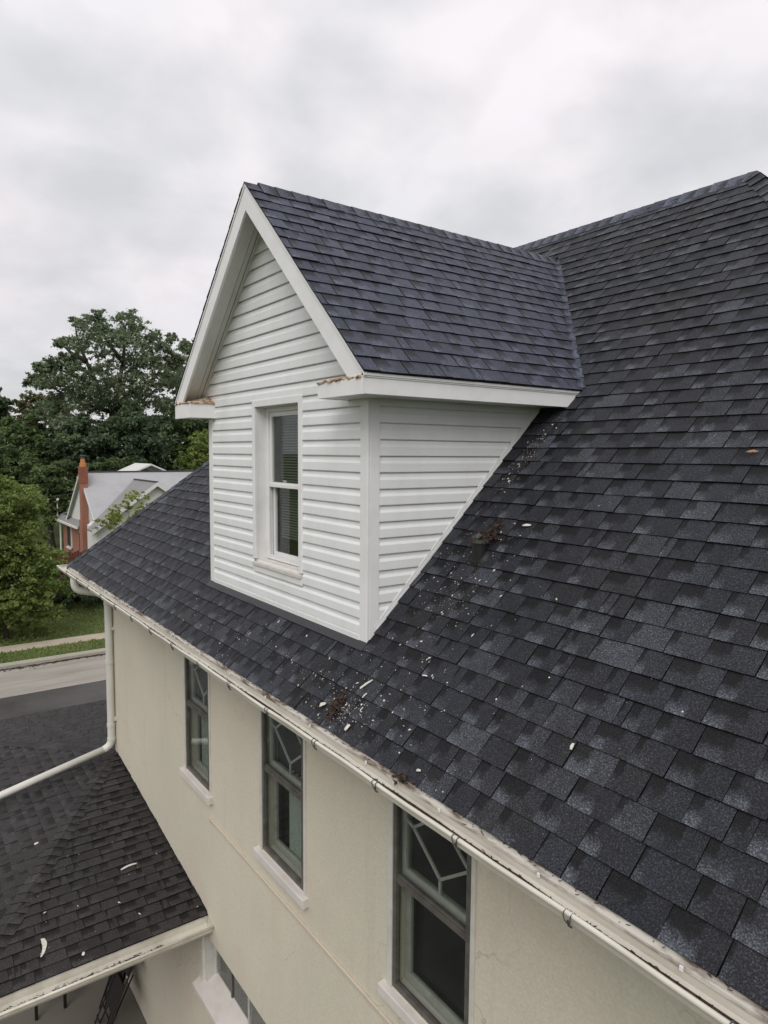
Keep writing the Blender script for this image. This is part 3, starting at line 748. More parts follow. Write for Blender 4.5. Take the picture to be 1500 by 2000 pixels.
# tan batten fixed along the wall under the windows
bt = MB().box((-6.82, WY-0.022, -2.19), (WXR, WY-0.001, -2.165)); bt.box((-6.85, WY-0.03, -2.20), (-6.815, WY-0.001, -2.155))
obj('wall_batten', bt, 'batten', house, bevel=0.004)

def wall_window(a, b, curtain, seed):
    R = random.Random(seed)
    y0 = WY
    m = MB()       # white casing strips left and right on the stucco
    m.box((a-0.045, y0-0.014, WZB), (a+0.004, y0+0.03, WZT+0.1)); m.box((b-0.004, y0-0.014, WZB), (b+0.03, y0+0.03, WZT+0.1))
    w = obj('window', m, 'whitewood', house, bevel=0.003)
    s = MB().prism([(a-0.10, y0-0.055, WZB-0.015), (a-0.10, y0+0.16, WZB+0.012), (a-0.10, y0+0.16, WZB-0.085), (a-0.10, y0-0.055, WZB-0.095)], (b-a+0.16, 0, 0))
    obj('sill', s, 'sill', w, bevel=0.006)
    # bronze storm window
    t = 0.035; zm = -1.10; fr = MB(); ys, ye_ = y0-0.006, y0+0.035
    A, B = a+0.006, b-0.006
    fr.box((A, ys, WZB+0.012), (A+t, ye_, WZT)); fr.box((B-t-0.01, ys, WZB+0.012), (B, ye_, WZT)); fr.box((A+t, ys, WZB+0.012), (B-t-0.01, ye_, WZB+0.05)); fr.box((A+t, ys, WZT-0.04), (B-t-0.01, ye_, WZT)); fr.box((A+t, ys+0.004, zm-0.03), (B-t-0.01, ye_-0.002, zm+0.012)); fr.box((A+t, ys+0.010, zm+0.013), (B-t-0.01, ye_, zm+0.032))
    obj('storm_frame', fr, 'bronze', w, bevel=0.002)
    obj('storm_pane', MB().box((A+t-0.003, y0+0.012, zm+0.01), (B-t-0.006, y0+0.016, WZT-0.03)), 'glass', w)
    obj('storm_pane', MB().box((A+t-0.003, y0+0.020, WZB+0.04), (B-t-0.006, y0+0.024, zm-0.01)), 'glass', w)
    # wooden sashes behind
    for nm, z0, z1, yy in (('upper_sash', zm-0.01, WZT-0.02, y0+0.06), ('lower_sash', WZB+0.015, zm+0.03, y0+0.10)):
        q = MB(); k = 0.05
        q.box((a+0.012, yy, z0), (a+0.012+k, yy+0.035, z1)); q.box((b-0.012-k, yy, z0), (b-0.012, yy+0.035, z1)); q.box((a+0.012+k, yy+0.001, z0), (b-0.012-k, yy+0.036, z0+k*1.35)); q.box((a+0.012+k, yy+0.001, z1-k), (b-0.012-k, yy+0.036, z1))
        obj(nm, q, 'sashpaint', w, bevel=0.003)
    ga, gb, gz, gt = a+0.062, b-0.062, zm+0.06, WZT-0.07
    P = lambda u, v: (ga+(gb-ga)*u, y0+0.072, gz+(gt-gz)*v)
    segs = [((.52, 0), (.52, .14)), ((.52, .14), (.10, .46)), ((.52, .14), (.93, .42)), ((.10, .46), (-.0, .49)), ((.93, .42), (1.0, .45)), ((.10, .46), (.5, .74)), ((.93, .42), (.5, .74)), ((.5, .74), (.5, 1.0))]
    c = MB()
    for p, q in segs: c.bar(P(*p), P(*q), 0.019, 0.013, up=(0, 1, 0))
    obj('lead_came', c, 'came', w)
    obj('pane', MB().box((ga-0.004, y0+0.0765, gz-0.005), (gb+0.004, y0+0.0795, gt+0.005)), 'glass', w)
    obj('pane', MB().box((ga-0.004, y0+0.116, WZB+0.07), (gb+0.004, y0+0.119, zm-0.01)), 'glass', w)
    # room behind the glass
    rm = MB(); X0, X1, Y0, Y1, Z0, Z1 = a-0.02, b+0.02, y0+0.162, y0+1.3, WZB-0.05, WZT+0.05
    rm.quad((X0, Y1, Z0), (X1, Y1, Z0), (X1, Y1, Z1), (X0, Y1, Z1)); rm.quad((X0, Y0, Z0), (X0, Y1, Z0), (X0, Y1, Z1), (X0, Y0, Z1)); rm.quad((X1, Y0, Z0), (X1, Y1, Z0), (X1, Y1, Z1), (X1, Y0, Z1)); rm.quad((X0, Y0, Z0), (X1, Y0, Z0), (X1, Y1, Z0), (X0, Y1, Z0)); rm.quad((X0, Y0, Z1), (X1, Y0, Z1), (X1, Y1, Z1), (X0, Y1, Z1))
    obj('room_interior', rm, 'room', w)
    if curtain:
        lo, hi = curtain; cu = MB(); n = 40; st = []
        for i in range(n+1):
            x = a+0.02+(b-a-0.04)*(lo+(hi-lo)*i/n); y = y0+0.155+0.014*math.sin(i*1.1+seed)+R.uniform(-0.004, 0.004)
            bulge = 0.05*math.sin(i/n*3.1)
            st.append([(x, y, WZB+0.02), (x+bulge*0.3, y, (WZB+zm)/2), (x, y, zm+0.02)])
        cu.sweep(None, st); obj('curtain', cu, 'curtain', w, smooth=True)
wall_window(*WINS[0], (0.1, 0.55), 1); wall_window(*WINS[1], (0.28, 1.0), 2); wall_window(*WINS[2], None, 3)

def low_window():
    a, b, c, d = LW; y = WY+0.12
    m = MB(); m.box((a-0.10, WY-0.03, c-0.02), (a, WY+0.02, d-0.04)); 
    w = obj('low_window', m, 'whitewood', house, bevel=0.004)
    obj('jamb', MB().box((a, WY+0.0, c), (a+0.05, y+0.04, d)), 'whitewood', w); obj('jamb', MB().box((b-0.05, WY, c), (b, y+0.04, d)), 'whitewood', w)
    s = MB().prism([(a-0.12, WY-0.11, c-0.03), (a-0.12, y+0.01, c+0.10), (a-0.12, y+0.01, c-0.03), (a-0.12, WY-0.11, c-0.09)], (b-a+0.24, 0, 0)); obj('sill', s, 'sill', w, bevel=0.006)
    x = a+0.05; n = 6; k = (b-a-0.1)/n
    for i in range(n):
        obj('pane', MB().box((x+i*k+0.015, y, c+0.09), (x+(i+1)*k-0.015, y+0.005, d)), 'glass', w)
        obj('mullion', MB().box((x+i*k-0.015, y-0.012, c+0.09), (x+i*k+0.0145, y+0.02, d-0.001)), 'bronze' if i % 2 else 'sashpaint', w)
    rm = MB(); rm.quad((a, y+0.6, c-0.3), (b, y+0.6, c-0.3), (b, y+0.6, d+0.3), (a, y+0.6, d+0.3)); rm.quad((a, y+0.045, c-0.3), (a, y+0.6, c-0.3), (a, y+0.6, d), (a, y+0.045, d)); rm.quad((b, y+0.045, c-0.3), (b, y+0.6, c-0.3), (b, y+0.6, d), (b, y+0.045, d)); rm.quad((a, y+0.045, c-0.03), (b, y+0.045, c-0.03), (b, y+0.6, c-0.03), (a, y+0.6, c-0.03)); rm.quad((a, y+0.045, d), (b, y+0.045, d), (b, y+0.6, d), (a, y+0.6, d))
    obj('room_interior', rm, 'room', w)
low_window()

# ------------------------------------------------------------------ gutter
def gutter():
    # profile (out from the eave, z)
    prof = [(0.004, -0.022), (0.030, -0.034), (0.034, -0.072), (0.046, -0.088), (0.070, -0.094), (0.108, -0.090), (0.134, -0.066), (0.144, -0.030)]
    def stations(px):
        pts = []
        n = 60
        st = []
        for i in range(n+1):
            x = XR+0.05+(XL-0.055-XR-0.05)*i/n
            w = 0.003*math.sin(x*3.1)+0.002*math.sin(x*7.7+1)
            st.append([(x, -p[0]-0.0*w, p[1]+w*(p[0]/0.12)) for p in px])
        for i in range(0, 7):
            a = math.pi/2*i/6
        # return along the left eave
        st2 = [[(XL-p[0], -p[0], p[1]) for p in px], [(XL-p[0], 2*YR, p[1]) for p in px]]
        st = [s for s in st if s[0][0] > XL+0.06]+st2
        return st
    m = MB().sweep(None, stations(prof)); gt = obj('gutter', m, 'gutter', house, smooth=False)
    sm = gt.modifiers.new('thick', 'SOLIDIFY'); sm.thickness = 0.003; sm.offset = -1
    pts = [tuple(s[0]) for s in stations([(0.146, -0.025)])]
    obj('rolled_rim', MB().tube(pts, 0.0115, 10), 'gutter', gt, smooth=True)
    apn = [[(x, 0.004+0.003*math.sin(x*5), -0.006), (x, -0.033+0.0012*math.sin(x*9), -0.024), (x, -0.036, -0.036)] for x in np.linspace(XR, XL-0.02, 120)]
    ao = obj('eave_apron', MB().sweep(None, apn), 'apron', gt); ao.modifiers.new('thick', 'SOLIDIFY').thickness = 0.002
    x = -0.98
    while x > XL+0.2:
        h = MB()
        for d in (-0.017, 0.017):
            h.tube([(x+d, -0.122, -0.034), (x+d, -0.134, -0.014), (x+d, -0.147, -0.0095), (x+d, -0.160, -0.016), (x+d, -0.1605, -0.030), (x+d*0.7, -0.155, -0.050), (x+d*0.4, -0.150, -0.060)], 0.0024, 6)
        h.tube([(x-0.002, -0.151, -0.045), (x, -0.148, -0.066), (x+0.010, -0.138, -0.074)], 0.0045, 6)
        obj('gutter_hanger', h, 'leadring', gt)
        obj('strap_tab', MB().box((x-0.256, -0.044, -0.040), (x-0.243, -0.0375, -0.022)), 'trim', gt)
        x -= 0.655
    # dirt and leaf crumbs lying against the rim and under the shingle edge
    lt = MB(); R = random.Random(5)
    for i in range(2600):
        x = XR-(XR-XL)*R.random()**1.0
        if R.random() < 0.5: y = -0.050-R.random()*0.012+R.gauss(0, 0.003); z = -0.088+R.uniform(0, 0.004)
        else:
            if R.random() > 0.35+0.65*min(1, max(0, (-x-2.4)/4)): continue
            y = -0.012+R.gauss(0, 0.009); z = -0.010+R.uniform(0, 0.006)-0.4*abs(y)
            if y > -0.002: y = -0.004
        s = R.uniform(0.004, 0.016); a = R.uniform(0, 3.1); dx, dy = s*math.cos(a), s*0.5*math.sin(a)
        lt.prism([(x-dx, y-dy, z), (x+dy*0.6, y-dx*0.2, z+0.002), (x+dx, y+dy, z+R.uniform(0, 0.004))], (0, 0, 0.003))
    lo = obj('leaf_litter', lt, 'litter', gt); lo['kind'] = 'stuff'
    # damp dirt line inside the front lip
    dl = []; yy = -0.047
    for x in np.linspace(XR, XL+0.3, 420):
        yy += rng.uniform(-0.0022, 0.0022); yy = min(-0.042, max(-0.0545, yy))
        zz = lambda q: -0.088-0.25*(-0.046-q)+0.0022
        dl.append([(x, yy, zz(yy)), (x, -0.062, -0.0905), (x, -0.075, -0.0905)])
    obj('dirt_line', MB().sweep(None, dl), 'litter', gt)
gutter()

def downspout():
    xd = -10.70; yv = WY-0.062; r = 0.056
    def arc(a, b, c, n=6):
        a, b, c = Vector(a), Vector(b), Vector(c); return [a*(1-t)**2+b*2*t*(1-t)+c*t*t for t in [i/n for i in range(n+1)]]
    p = [Vector((xd-0.02, -0.066, -0.085)), Vector((xd-0.02, -0.066, -0.16))]
    p += arc((xd-0.02, -0.066, -0.18), (xd-0.02, -0.066, -0.27), (xd-0.015, 0.04, -0.30))
    p += arc((xd, yv-0.14, -0.345), (xd, yv, -0.375), (xd, yv, -0.47))
    p += [Vector((xd, yv, -2.58))]
    p += arc((xd, yv, -2.60), (xd, yv, -2.73), (xd+0.005, yv-0.12, -2.765))
    ds = obj('downspout', MB().tube(p, r, 16), 'pipe', house, smooth=True)
    q = [Vector((xd+0.005, yv-0.10, -2.758)), Vector((xd+0.10, -2.02, -3.24))]
    obj('discharge_pipe', MB().tube(q, r*0.92, 16), 'pipe', ds, smooth=True)
    for z in (-0.52, -1.42, -2.62, -2.40):
        obj('pipe_joint', MB().tube([(xd, yv, z-0.025), (xd, yv, z+0.025)], r*1.12, 16), 'pipe', ds)
    for z in (-0.90, -2.30):
        obj('pipe_bracket', MB().box((xd-0.02, yv+0.03, z-0.02), (xd+0.10, WY, z+0.02)), 'pipe', ds)
downspout()

# ------------------------------------------------------------------ roof vent
def vent():
    x, y = -3.43, 1.06; z = y*TA
    n = Vector((0, -SA, CA))
    v = obj('vent_pipe', MB().tube([(x, y, z-0.05), (x, y, z+0.125)], 0.055, 20), 'blackpipe', house)
    obj('vent_collar', MB().tube([(x, y, z+0.104), (x, y, z+0.127)], 0.063, 20), 'leadring', v)
    obj('boot_ring', MB().tube([Vector((x, y, z))+n*0.008, Vector((x, y, z))+n*0.03], [0.085, 0.064], 20), 'blackpipe', v)
    m = MB(); R = random.Random(3)
    for i in range(150):
        p = Vector((x+R.gauss(0, 0.04), y+0.06+R.gauss(0, 0.06), 0)); p.z = max(p.y*TA+0.01, z+0.10)+R.uniform(0.0, 0.07)
        d = Vector((R.gauss(0, 1), R.gauss(0, 1), R.gauss(0, 1))).normalized()*R.uniform(0.01, 0.04); e = d.cross(Vector((R.random(), R.random(), 1))).normalized()*R.uniform(0.004, 0.014)
        m.prism([p-d, p+e, p+d, p-e], (0, 0.001, 0.003))
    o = obj('nest_debris', m, 'rot', v); o['kind'] = 'stuff'; o['label'] = 'brown rotten debris heaped on the vent pipe'
    m = MB()
    m.prism([(x-0.035, y-0.045, z+0.130), (x+0.02, y-0.05, z+0.128), (x+0.03, y-0.01, z+0.150), (x-0.02, y, z+0.155)], (0, 0, 0.012)); obj('broken_tile', m, 'leadring', v)
vent()

# ------------------------------------------------------------------ porch
PX, PY, PZ = -10.755, WY, -2.838
PS = 0.135; PW = 3.76; PDp = 2.40; PSB = PS*PW/PDp
porch = thing('porch', 'low brown-black shingle porch roof against the cream wall at lower left', 'porch', (PX, -0.8, G))
def porch_roof():
    zE = PZ-PS*PW; xa, xc = PX+PW, PX-PW; yb = PY-PDp; d = 0.006
    m = MB(); P = (PX, PY, PZ-d); A1 = (xa, PY, zE-d); A2 = (xa, yb, zE-d); C2 = (xc, yb, zE-d); C1 = (xc, 3.2, zE-d); P2 = (PX, 3.2, PZ-d)
    m.quad(P, A2, A1); m.quad(P, C2, A2); m.quad(P, P2, C1, C2)
    rf = obj('porch_roof', m, 'deck', porch)
    la = math.hypot(PW, PS*PW); ca, sa = PW/la, PS*PW/la
    # A: slopes to +x.  U = +y, V = -x up
    pa = slope_pieces((xa, yb, zE), (0, 1, 0), (-ca, 0, sa), [(0, -0.012), (PDp-0.004, -0.012), (PDp-0.004, la)], 0.152, 0.15, 0.33)
    lb = math.hypot(PDp, PS*PW); cb, sb = PDp/lb, PS*PW/lb
    pb = slope_pieces((xc, yb, zE), (1, 0, 0), (0, cb, sb), [(0, -0.012), (2*PW, -0.012), (PW, lb)], 0.150, 0.15, 0.33)
    pc = slope_pieces((xc, 3.2, zE), (0, -1, 0), (ca, 0, sa), [(0, -0.012), (3.2-yb, -0.012), (3.2-PY, la), (0, la)], 0.152, 0.15, 0.33)
    allp = pa+pb+pc; od = sorted(range(len(allp)), key=lambda i: -vis_area(allp[i])); pick = set(od[:260])
    for i in od[:260]:
        o = bpy.data.objects.new('shingle', shingle_mesh('porch_shingle', [allp[i]], M['shingle_porch'])); link(o, rf)
    o = bpy.data.objects.new('shingle_courses', shingle_mesh('porch_shingle_courses', [p for i, p in enumerate(allp) if i not in pick], M['shingle_porch'])); link(o, porch); o['kind'] = 'stuff'
    for E0, nA, nB in (((xa, yb, zE), Vector((sa, 0, ca)), Vector((0, -sb, cb))), ((xc, yb, zE), Vector((-sa, 0, ca)), Vector((0, -sb, cb)))):
        D = (Vector((PX, PY, PZ))-Vector(E0)).normalized(); pA = D.cross(nA).normalized(); pB = D.cross(nB).normalized()
        sgn = 1 if E0[0] > PX else -1
        if pA.y < 0: pA = -pA
        if pB.x*sgn > 0: pB = -pB
        for c in cap_pieces(E0, (PX, PY, PZ), pA, pB, 0.12, 0.15, t=0.006, lift=0.014): cap_obj('hip_cap', c, M['shingle_porch'], rf)
    # step flashing shingles where the roof meets the stucco
    k = 0; x = xa
    while x > PX+0.15:
        z = PZ-PS*(x-PX); a = rng.uniform(0.03, 0.05)
        obj('wall_flashing', MB().prism([(x, PY-0.003, z+0.004), (x-0.15, PY-0.003, z+0.024), (x-0.15, PY-0.003, z+0.024+a), (x-0.02, PY-0.003, z+0.004+a)], (0, 0.002, 0)), 'deck', rf); x -= 0.152
    # fascia, gutter on the visible eave
    fm = MB(); fm.box((xa-0.035, yb, zE-0.18), (xa-0.012, PY-0.01, zE-0.012)); obj('fascia', fm, 'trim', porch)
    fm = MB(); fm.box((xc+0.03, yb+0.012, zE-0.20), (xa-0.036, yb+0.035, zE-0.012)); obj('fascia', fm, 'trim', porch)
    prof = [(-0.008, -0.020), (-0.002, -0.10), (0.02, -0.135), (0.07, -0.145), (0.13, -0.135), (0.165, -0.09), (0.172, -0.05)]
    st = [[(xa+p[0], y, zE+p[1]) for p in prof] for y in np.linspace(PY-0.01, yb-0.05, 24)]
    gt = obj('porch_gutter', MB().sweep(None, st), 'gutter', porch); gt.modifiers.new('thick', 'SOLIDIFY').thickness = 0.003
    obj('rolled_rim', MB().tube([(xa+0.175, PY-0.01, zE-0.045), (xa+0.175, yb-0.05, zE-0.045)], 0.014, 10), 'gutter', gt, smooth=True)
    obj('end_cap', MB().prism([(xa+p[0], PY-0.008, zE+p[1]) for p in prof], (0, 0.005, 0)), 'gutter', gt)
    lt = MB(); R = random.Random(8)
    for i in range(420):
        y = PY-0.5-(PDp-0.4)*R.random(); x = xa+0.045+R.gauss(0, 0.012); z = zE-0.134+R.uniform(0, 0.012)
        if R.random() < 0.1: x = xa+R.uniform(0.0, 0.03); z = zE-0.125
        s = R.uniform(0.006, 0.02); a = R.uniform(0, 3.1); dx, dy = s*0.6*math.cos(a), s*math.sin(a)
        lt.prism([(x-dx, y-dy, z), (x+dy*0.6, y-dx*0.4, z+0.003), (x+dx, y+dy, z+0.002)], (0, 0, 0.004))
    lo = obj('leaf_litter', lt, 'litter', gt); lo['kind'] = 'stuff'
    obj('porch_soffit', MB().quad((xa-0.04, yb+0.04, zE-0.19), (xa-0.04, PY-0.004, zE-0.19), (xc+0.04, PY-0.004, zE-0.19), (xc+0.04, yb+0.04, zE-0.19)), 'soffit', porch)
    for x in (xa-0.25, PX, xc+0.25):
        obj('porch_post', MB().box((x-0.06, yb+0.12, G+0.02), (x+0.06, yb+0.24, zE-0.19)), 'whitewood', porch, bevel=0.01)
porch_roof()
def roof_z_porch_a(x): return PZ-PS*(x-PX)

# ------------------------------------------------------------------ things under the porch
def patio_table():
    t = thing('patio_table', 'dark metal patio table standing under the porch gutter', 'table', (-10.55, -0.62, G+0.02))
    z0, zt = G+0.02, G+0.02+0.47; X0, X1, Y0, Y1 = -11.02, -10.38, -0.82, -0.44
    obj('table_top', MB().box((X0-0.03, Y0-0.03, zt-0.03), (X1+0.03, Y1+0.03, zt)), 'metal_dark', t, bevel=0.005)
    for x in (X0, X1):
        for y in (Y0, Y1): obj('leg', MB().box((x-0.02, y-0.02, z0), (x+0.02, y+0.02, zt-0.03)), 'metal_dark', t)
    for y in (Y0, Y1): obj('apron_rail', MB().bar((X0+0.02, y, zt-0.06), (X1-0.02, y, zt-0.06), 0.02, 0.05), 'metal_dark', t)
    for x in (X0, X1): obj('apron_rail', MB().bar((x, Y0+0.02, zt-0.06), (x, Y1-0.02, zt-0.06), 0.02, 0.05), 'metal_dark', t)
patio_table()
def folded_chair(i, x, lean, lab):
    t = thing('folding_chair', lab, 'folding chair', (x, 0.15, G+0.02), 'folding chairs leaning on the wall under the porch')
    z0 = G+0.02; R = random.Random(i)
    yb, yt, zt = 0.08-lean, 0.40-lean*0.3, z0+1.05+R.uniform(-0.05, 0.05)
    for dx in (-0.2, 0.2):
        obj('leg', MB().tube([(x+dx, yb, z0+0.01), (x+dx*0.95, yt, zt)], 0.012, 8), 'metal_dark', t)
        obj('leg', MB().tube([(x+dx*0.8, yb+0.06, z0+0.01), (x+dx*0.8, yt-0.04, zt-0.25)], 0.012, 8), 'metal_dark', t)
    n = Vector((0, yt-yb, zt-z0)).normalized()
    def slab(f0, f1, off, nm):
        a = Vector((x-0.18, yb+(yt-yb)*f0+off, z0+(zt-z0)*f0)); b = Vector((x+0.18, a.y, a.z)); d = n*((zt-z0)*(f1-f0)); obj(nm, MB().prism([a, b, b+d, a+d], (0, -0.018, 0.006)), 'metal_dark', t)
    slab(0.78, 0.98, 0.0, 'backrest'); slab(0.30, 0.68, 0.02, 'seat')
    obj('crossbar', MB().tube([(x-0.2, yb+0.03, z0+0.12), (x+0.2, yb+0.03, z0+0.12)], 0.009, 8), 'metal_dark', t)
folded_chair(1, -10.05, 0.0, 'black folded chair leaning flat against the porch wall, farthest from camera')
folded_chair(2, -9.86, 0.12, 'black folded chair leaning on the one against the porch wall, middle one')
folded_chair(3, -9.62, 0.24, 'black folded chair at the front of the leaning stack under the porch')

# ------------------------------------------------------------------ chips, flakes and debris
def on_roof(x, y, h=0.012): return Vector((x, y, y*TA))+Vector((0, -SA, CA))*h
def chip(x, y, L, wd, ang, label, roofz='main', curve=0.0, seed=0, taper=1.0):
    R = random.Random(seed+100)
    if roofz == 'main': c = on_roof(x, y, 0.016); U, V, N = Vector((1, 0, 0)), Vector((0, CA, SA)), Vector((0, -SA, CA))
    else: c = Vector((x, y, roof_z_porch_a(x)+0.016)); V, U, N = Vector((-1, 0, PS)).normalized(), Vector((0, 1, 0)), Vector((PS, 0, 1)).normalized()
    if roofz == 'main': L *= 0.82; wd *= 0.8
    d = U*math.cos(ang)+V*math.sin(ang); e = N.cross(d)
    m = MB(); n = 7; tp = []
    for i in range(n+1):
        t = i/n-0.5; w = wd*(1-abs(t)**2*1.5)*(1-(taper-1)*0+t*(taper-1))*R.uniform(0.85, 1.1); bend = curve*(t*t-0.25)
        p = c+d*(t*L)+e*bend+N*(0.004*math.cos(t*2.6))
        tp.append((p+e*w/2, p-e*w/2))
    for a, b in tp: m.v += [tuple(a), tuple(b), tuple(a-N*0.003), tuple(b-N*0.003)]
    for i in range(n):
        q = 4*i; m.f += [(q, q+4, q+5, q+1), (q+2, q+3, q+7, q+6), (q, q+2, q+6, q+4), (q+1, q+5, q+7, q+3)]
    m.f += [(0, 1, 3, 2), (4*n, 4*n+2, 4*n+3, 4*n+1)]
    return tag(obj('paint_chip', m, 'chip'), label, 'paint chip', 'white paint chips lying on the shingles')
chip(-3.205, 1.283, 0.085, 0.024, 0.15, 'white paint chip on the shingles just right of the black vent pipe', seed=1)
chip(-3.61, 0.255, 0.125, 0.022, 1.0, 'long slim white paint chip on shingles below the dormer corner', seed=2, taper=0.4)
chip(-3.555, 0.205, 0.05, 0.014, 1.3, 'small narrow white paint chip below the long slim one', seed=3)
chip(-3.863, 0.078, 0.065, 0.035, 0.6, 'triangular white paint chip beside the rotten twig clump near the gutter', seed=4, taper=0.2)
chip(-3.51, 0.045, 0.055, 0.032, 1.4, 'oval white paint chip near the gutter below the twig clump', seed=5)
chip(-2.047, 0.372, 0.04, 0.020, 1.7, 'lone white oval paint chip on the open shingles right of the windows', seed=6)
chip(-2.80, 0.045, 0.035, 0.018, 0.3, 'white paint chip at the shingle edge above the dark leaf clump', seed=7)
chip(-3.19, 0.40, 0.05, 0.012, 0.2, 'thin pale paint chip right of the dormer corner, lying level', seed=8)
chip(-7.38, -1.155, 0.24, 0.042, 1.35, 'longest white paint strip, tapering, on the porch roof', 'porch', curve=0.10, seed=9, taper=1.7)
chip(-8.12, -0.085, 0.19, 0.030, 0.12, 'wavy white paint strip on the porch roof nearer the wall', 'porch', curve=-0.05, seed=10)
chip(-7.10, -0.82, 0.045, 0.028, 1.2, 'small white paint chip low on the porch roof near its gutter', 'porch', seed=11)
chip(-9.05, -0.93, 0.05, 0.03, 0.4, 'small white paint chip left of the porch roof hip', 'porch', seed=12)
def flakes(name, spots, mat, label, seed, smin=0.003, smax=0.010, porch_=False):
    R = random.Random(seed); m = MB()
    for (cx, cy, sx, sy, n) in spots:
        for i in range(n):
            if porch_:
                x, y = cx+R.uniform(-sx, sx), cy+R.uniform(-sy, sy)
                c = Vector((x, y, roof_z_porch_a(x)+0.012)); U, V, N = Vector((0, 1, 0)), Vector((-1, 0, PS)).normalized(), Vector((PS, 0, 1)).normalized()
                if y < PY-(x-PX)*PDp/PW+0.1: continue
            else:
                x, y = cx+R.gauss(0, sx), cy+R.gauss(0, sy)
                if y < 0.005: y = R.uniform(0.01, 0.2)
                if DXL-0.02 < x < DXR+0.03 and y > DY-0.04: continue
                fr = ((y/CA+0.012) % EXPO)/EXPO
                c = on_roof(x, y, 0.0085*(1-fr)+0.0025); U, V, N = Vector((1, 0, 0)), Vector((0, CA, SA)), Vector((0, -SA, CA))
            s = smin+(smax-smin)*R.random()**4.5; a = R.uniform(0, 6.28); d = (U*math.cos(a)+V*math.sin(a))*s*R.uniform(0.8, 2.2); e = N.cross(d).normalized()*s*R.uniform(0.5, 1.0)
            k = N*R.uniform(0.001, 0.004)
            m.prism([c-d, c-e*R.uniform(.5, 1.2)+k, c+d*R.uniform(.5, 1.2), c+e], N*0.002)
    o = obj(name, m, mat); o['kind'] = 'stuff'; return tag(o, label, 'debris')
flakes('paint_flakes', [(-3.75, 0.13, 0.35, 0.09, 170), (-3.62, 0.10, 0.10, 0.045, 120), (-3.45, 0.70, 0.24, 0.26, 190), (-3.40, 1.02, 0.20, 0.18, 150), (-5.2, 0.2, 0.8, 0.12, 200), (-3.2, 0.3, 0.35, 0.2, 90), (-2.6, 0.7, 0.6, 0.4, 45), (-3.66, 1.75, 0.05, 0.18, 150)], 'chip', 'tiny white paint flakes scattered over the shingles around the dormer', 21, 0.0014, 0.0085)
flakes('brown_crumbs', [(-3.66, 1.70, 0.06, 0.22, 190), (-3.42, 1.22, 0.09, 0.12, 120), (-3.70, 0.09, 0.10, 0.05, 120), (-3.5, 0.95, 0.16, 0.16, 80)], 'rot', 'brown crumbs of rotten wood trailing down the shingles beside the dormer', 22, 0.004, 0.013)
flakes('porch_flakes', [(-7.9, -0.6, 0.9, 1.1, 26)], 'chip', 'small white flakes scattered on the porch roof', 23, 0.004, 0.014, True)
def clump(name, x, y, n, sx, sy, mat, label, cat, seed, L=0.05, z0=0.012):
    R = random.Random(seed); m = MB()
    for i in range(n):
        p = on_roof(x+R.gauss(0, sx), max(-0.04, y+R.gauss(0, sy)), z0+R.uniform(0, 0.03))
        d = Vector((R.gauss(0, 0.6), R.gauss(0, 1), R.gauss(0, 0.6))).normalized()*R.uniform(0.3, 1)*L; e = d.cross(Vector((0.2, -SA, CA))).normalized()*R.uniform(0.003, 0.012)
        m.prism([p-d, p+e, p+d, p-e], Vector((0, -SA, CA))*0.003)
    return tag(obj(name, m, mat), label, cat)
clump('twig_clump', -3.72, 0.12, 42, 0.018, 0.04, 'rot', 'curled brown twig and bark clump on shingles above the gutter', 'twigs', 31, 0.06)
clump('leaf_clump', -2.88, -0.012, 40, 0.03, 0.010, 'litter', 'black wet leaf clump stuck at the gutter edge', 'leaves', 32, 0.025, 0.0)
clump('fallen_leaf', -1.962, 1.78, 3, 0.008, 0.008, 'tan', 'single tan leaf on the shingles near the right edge', 'leaf', 33, 0.03)

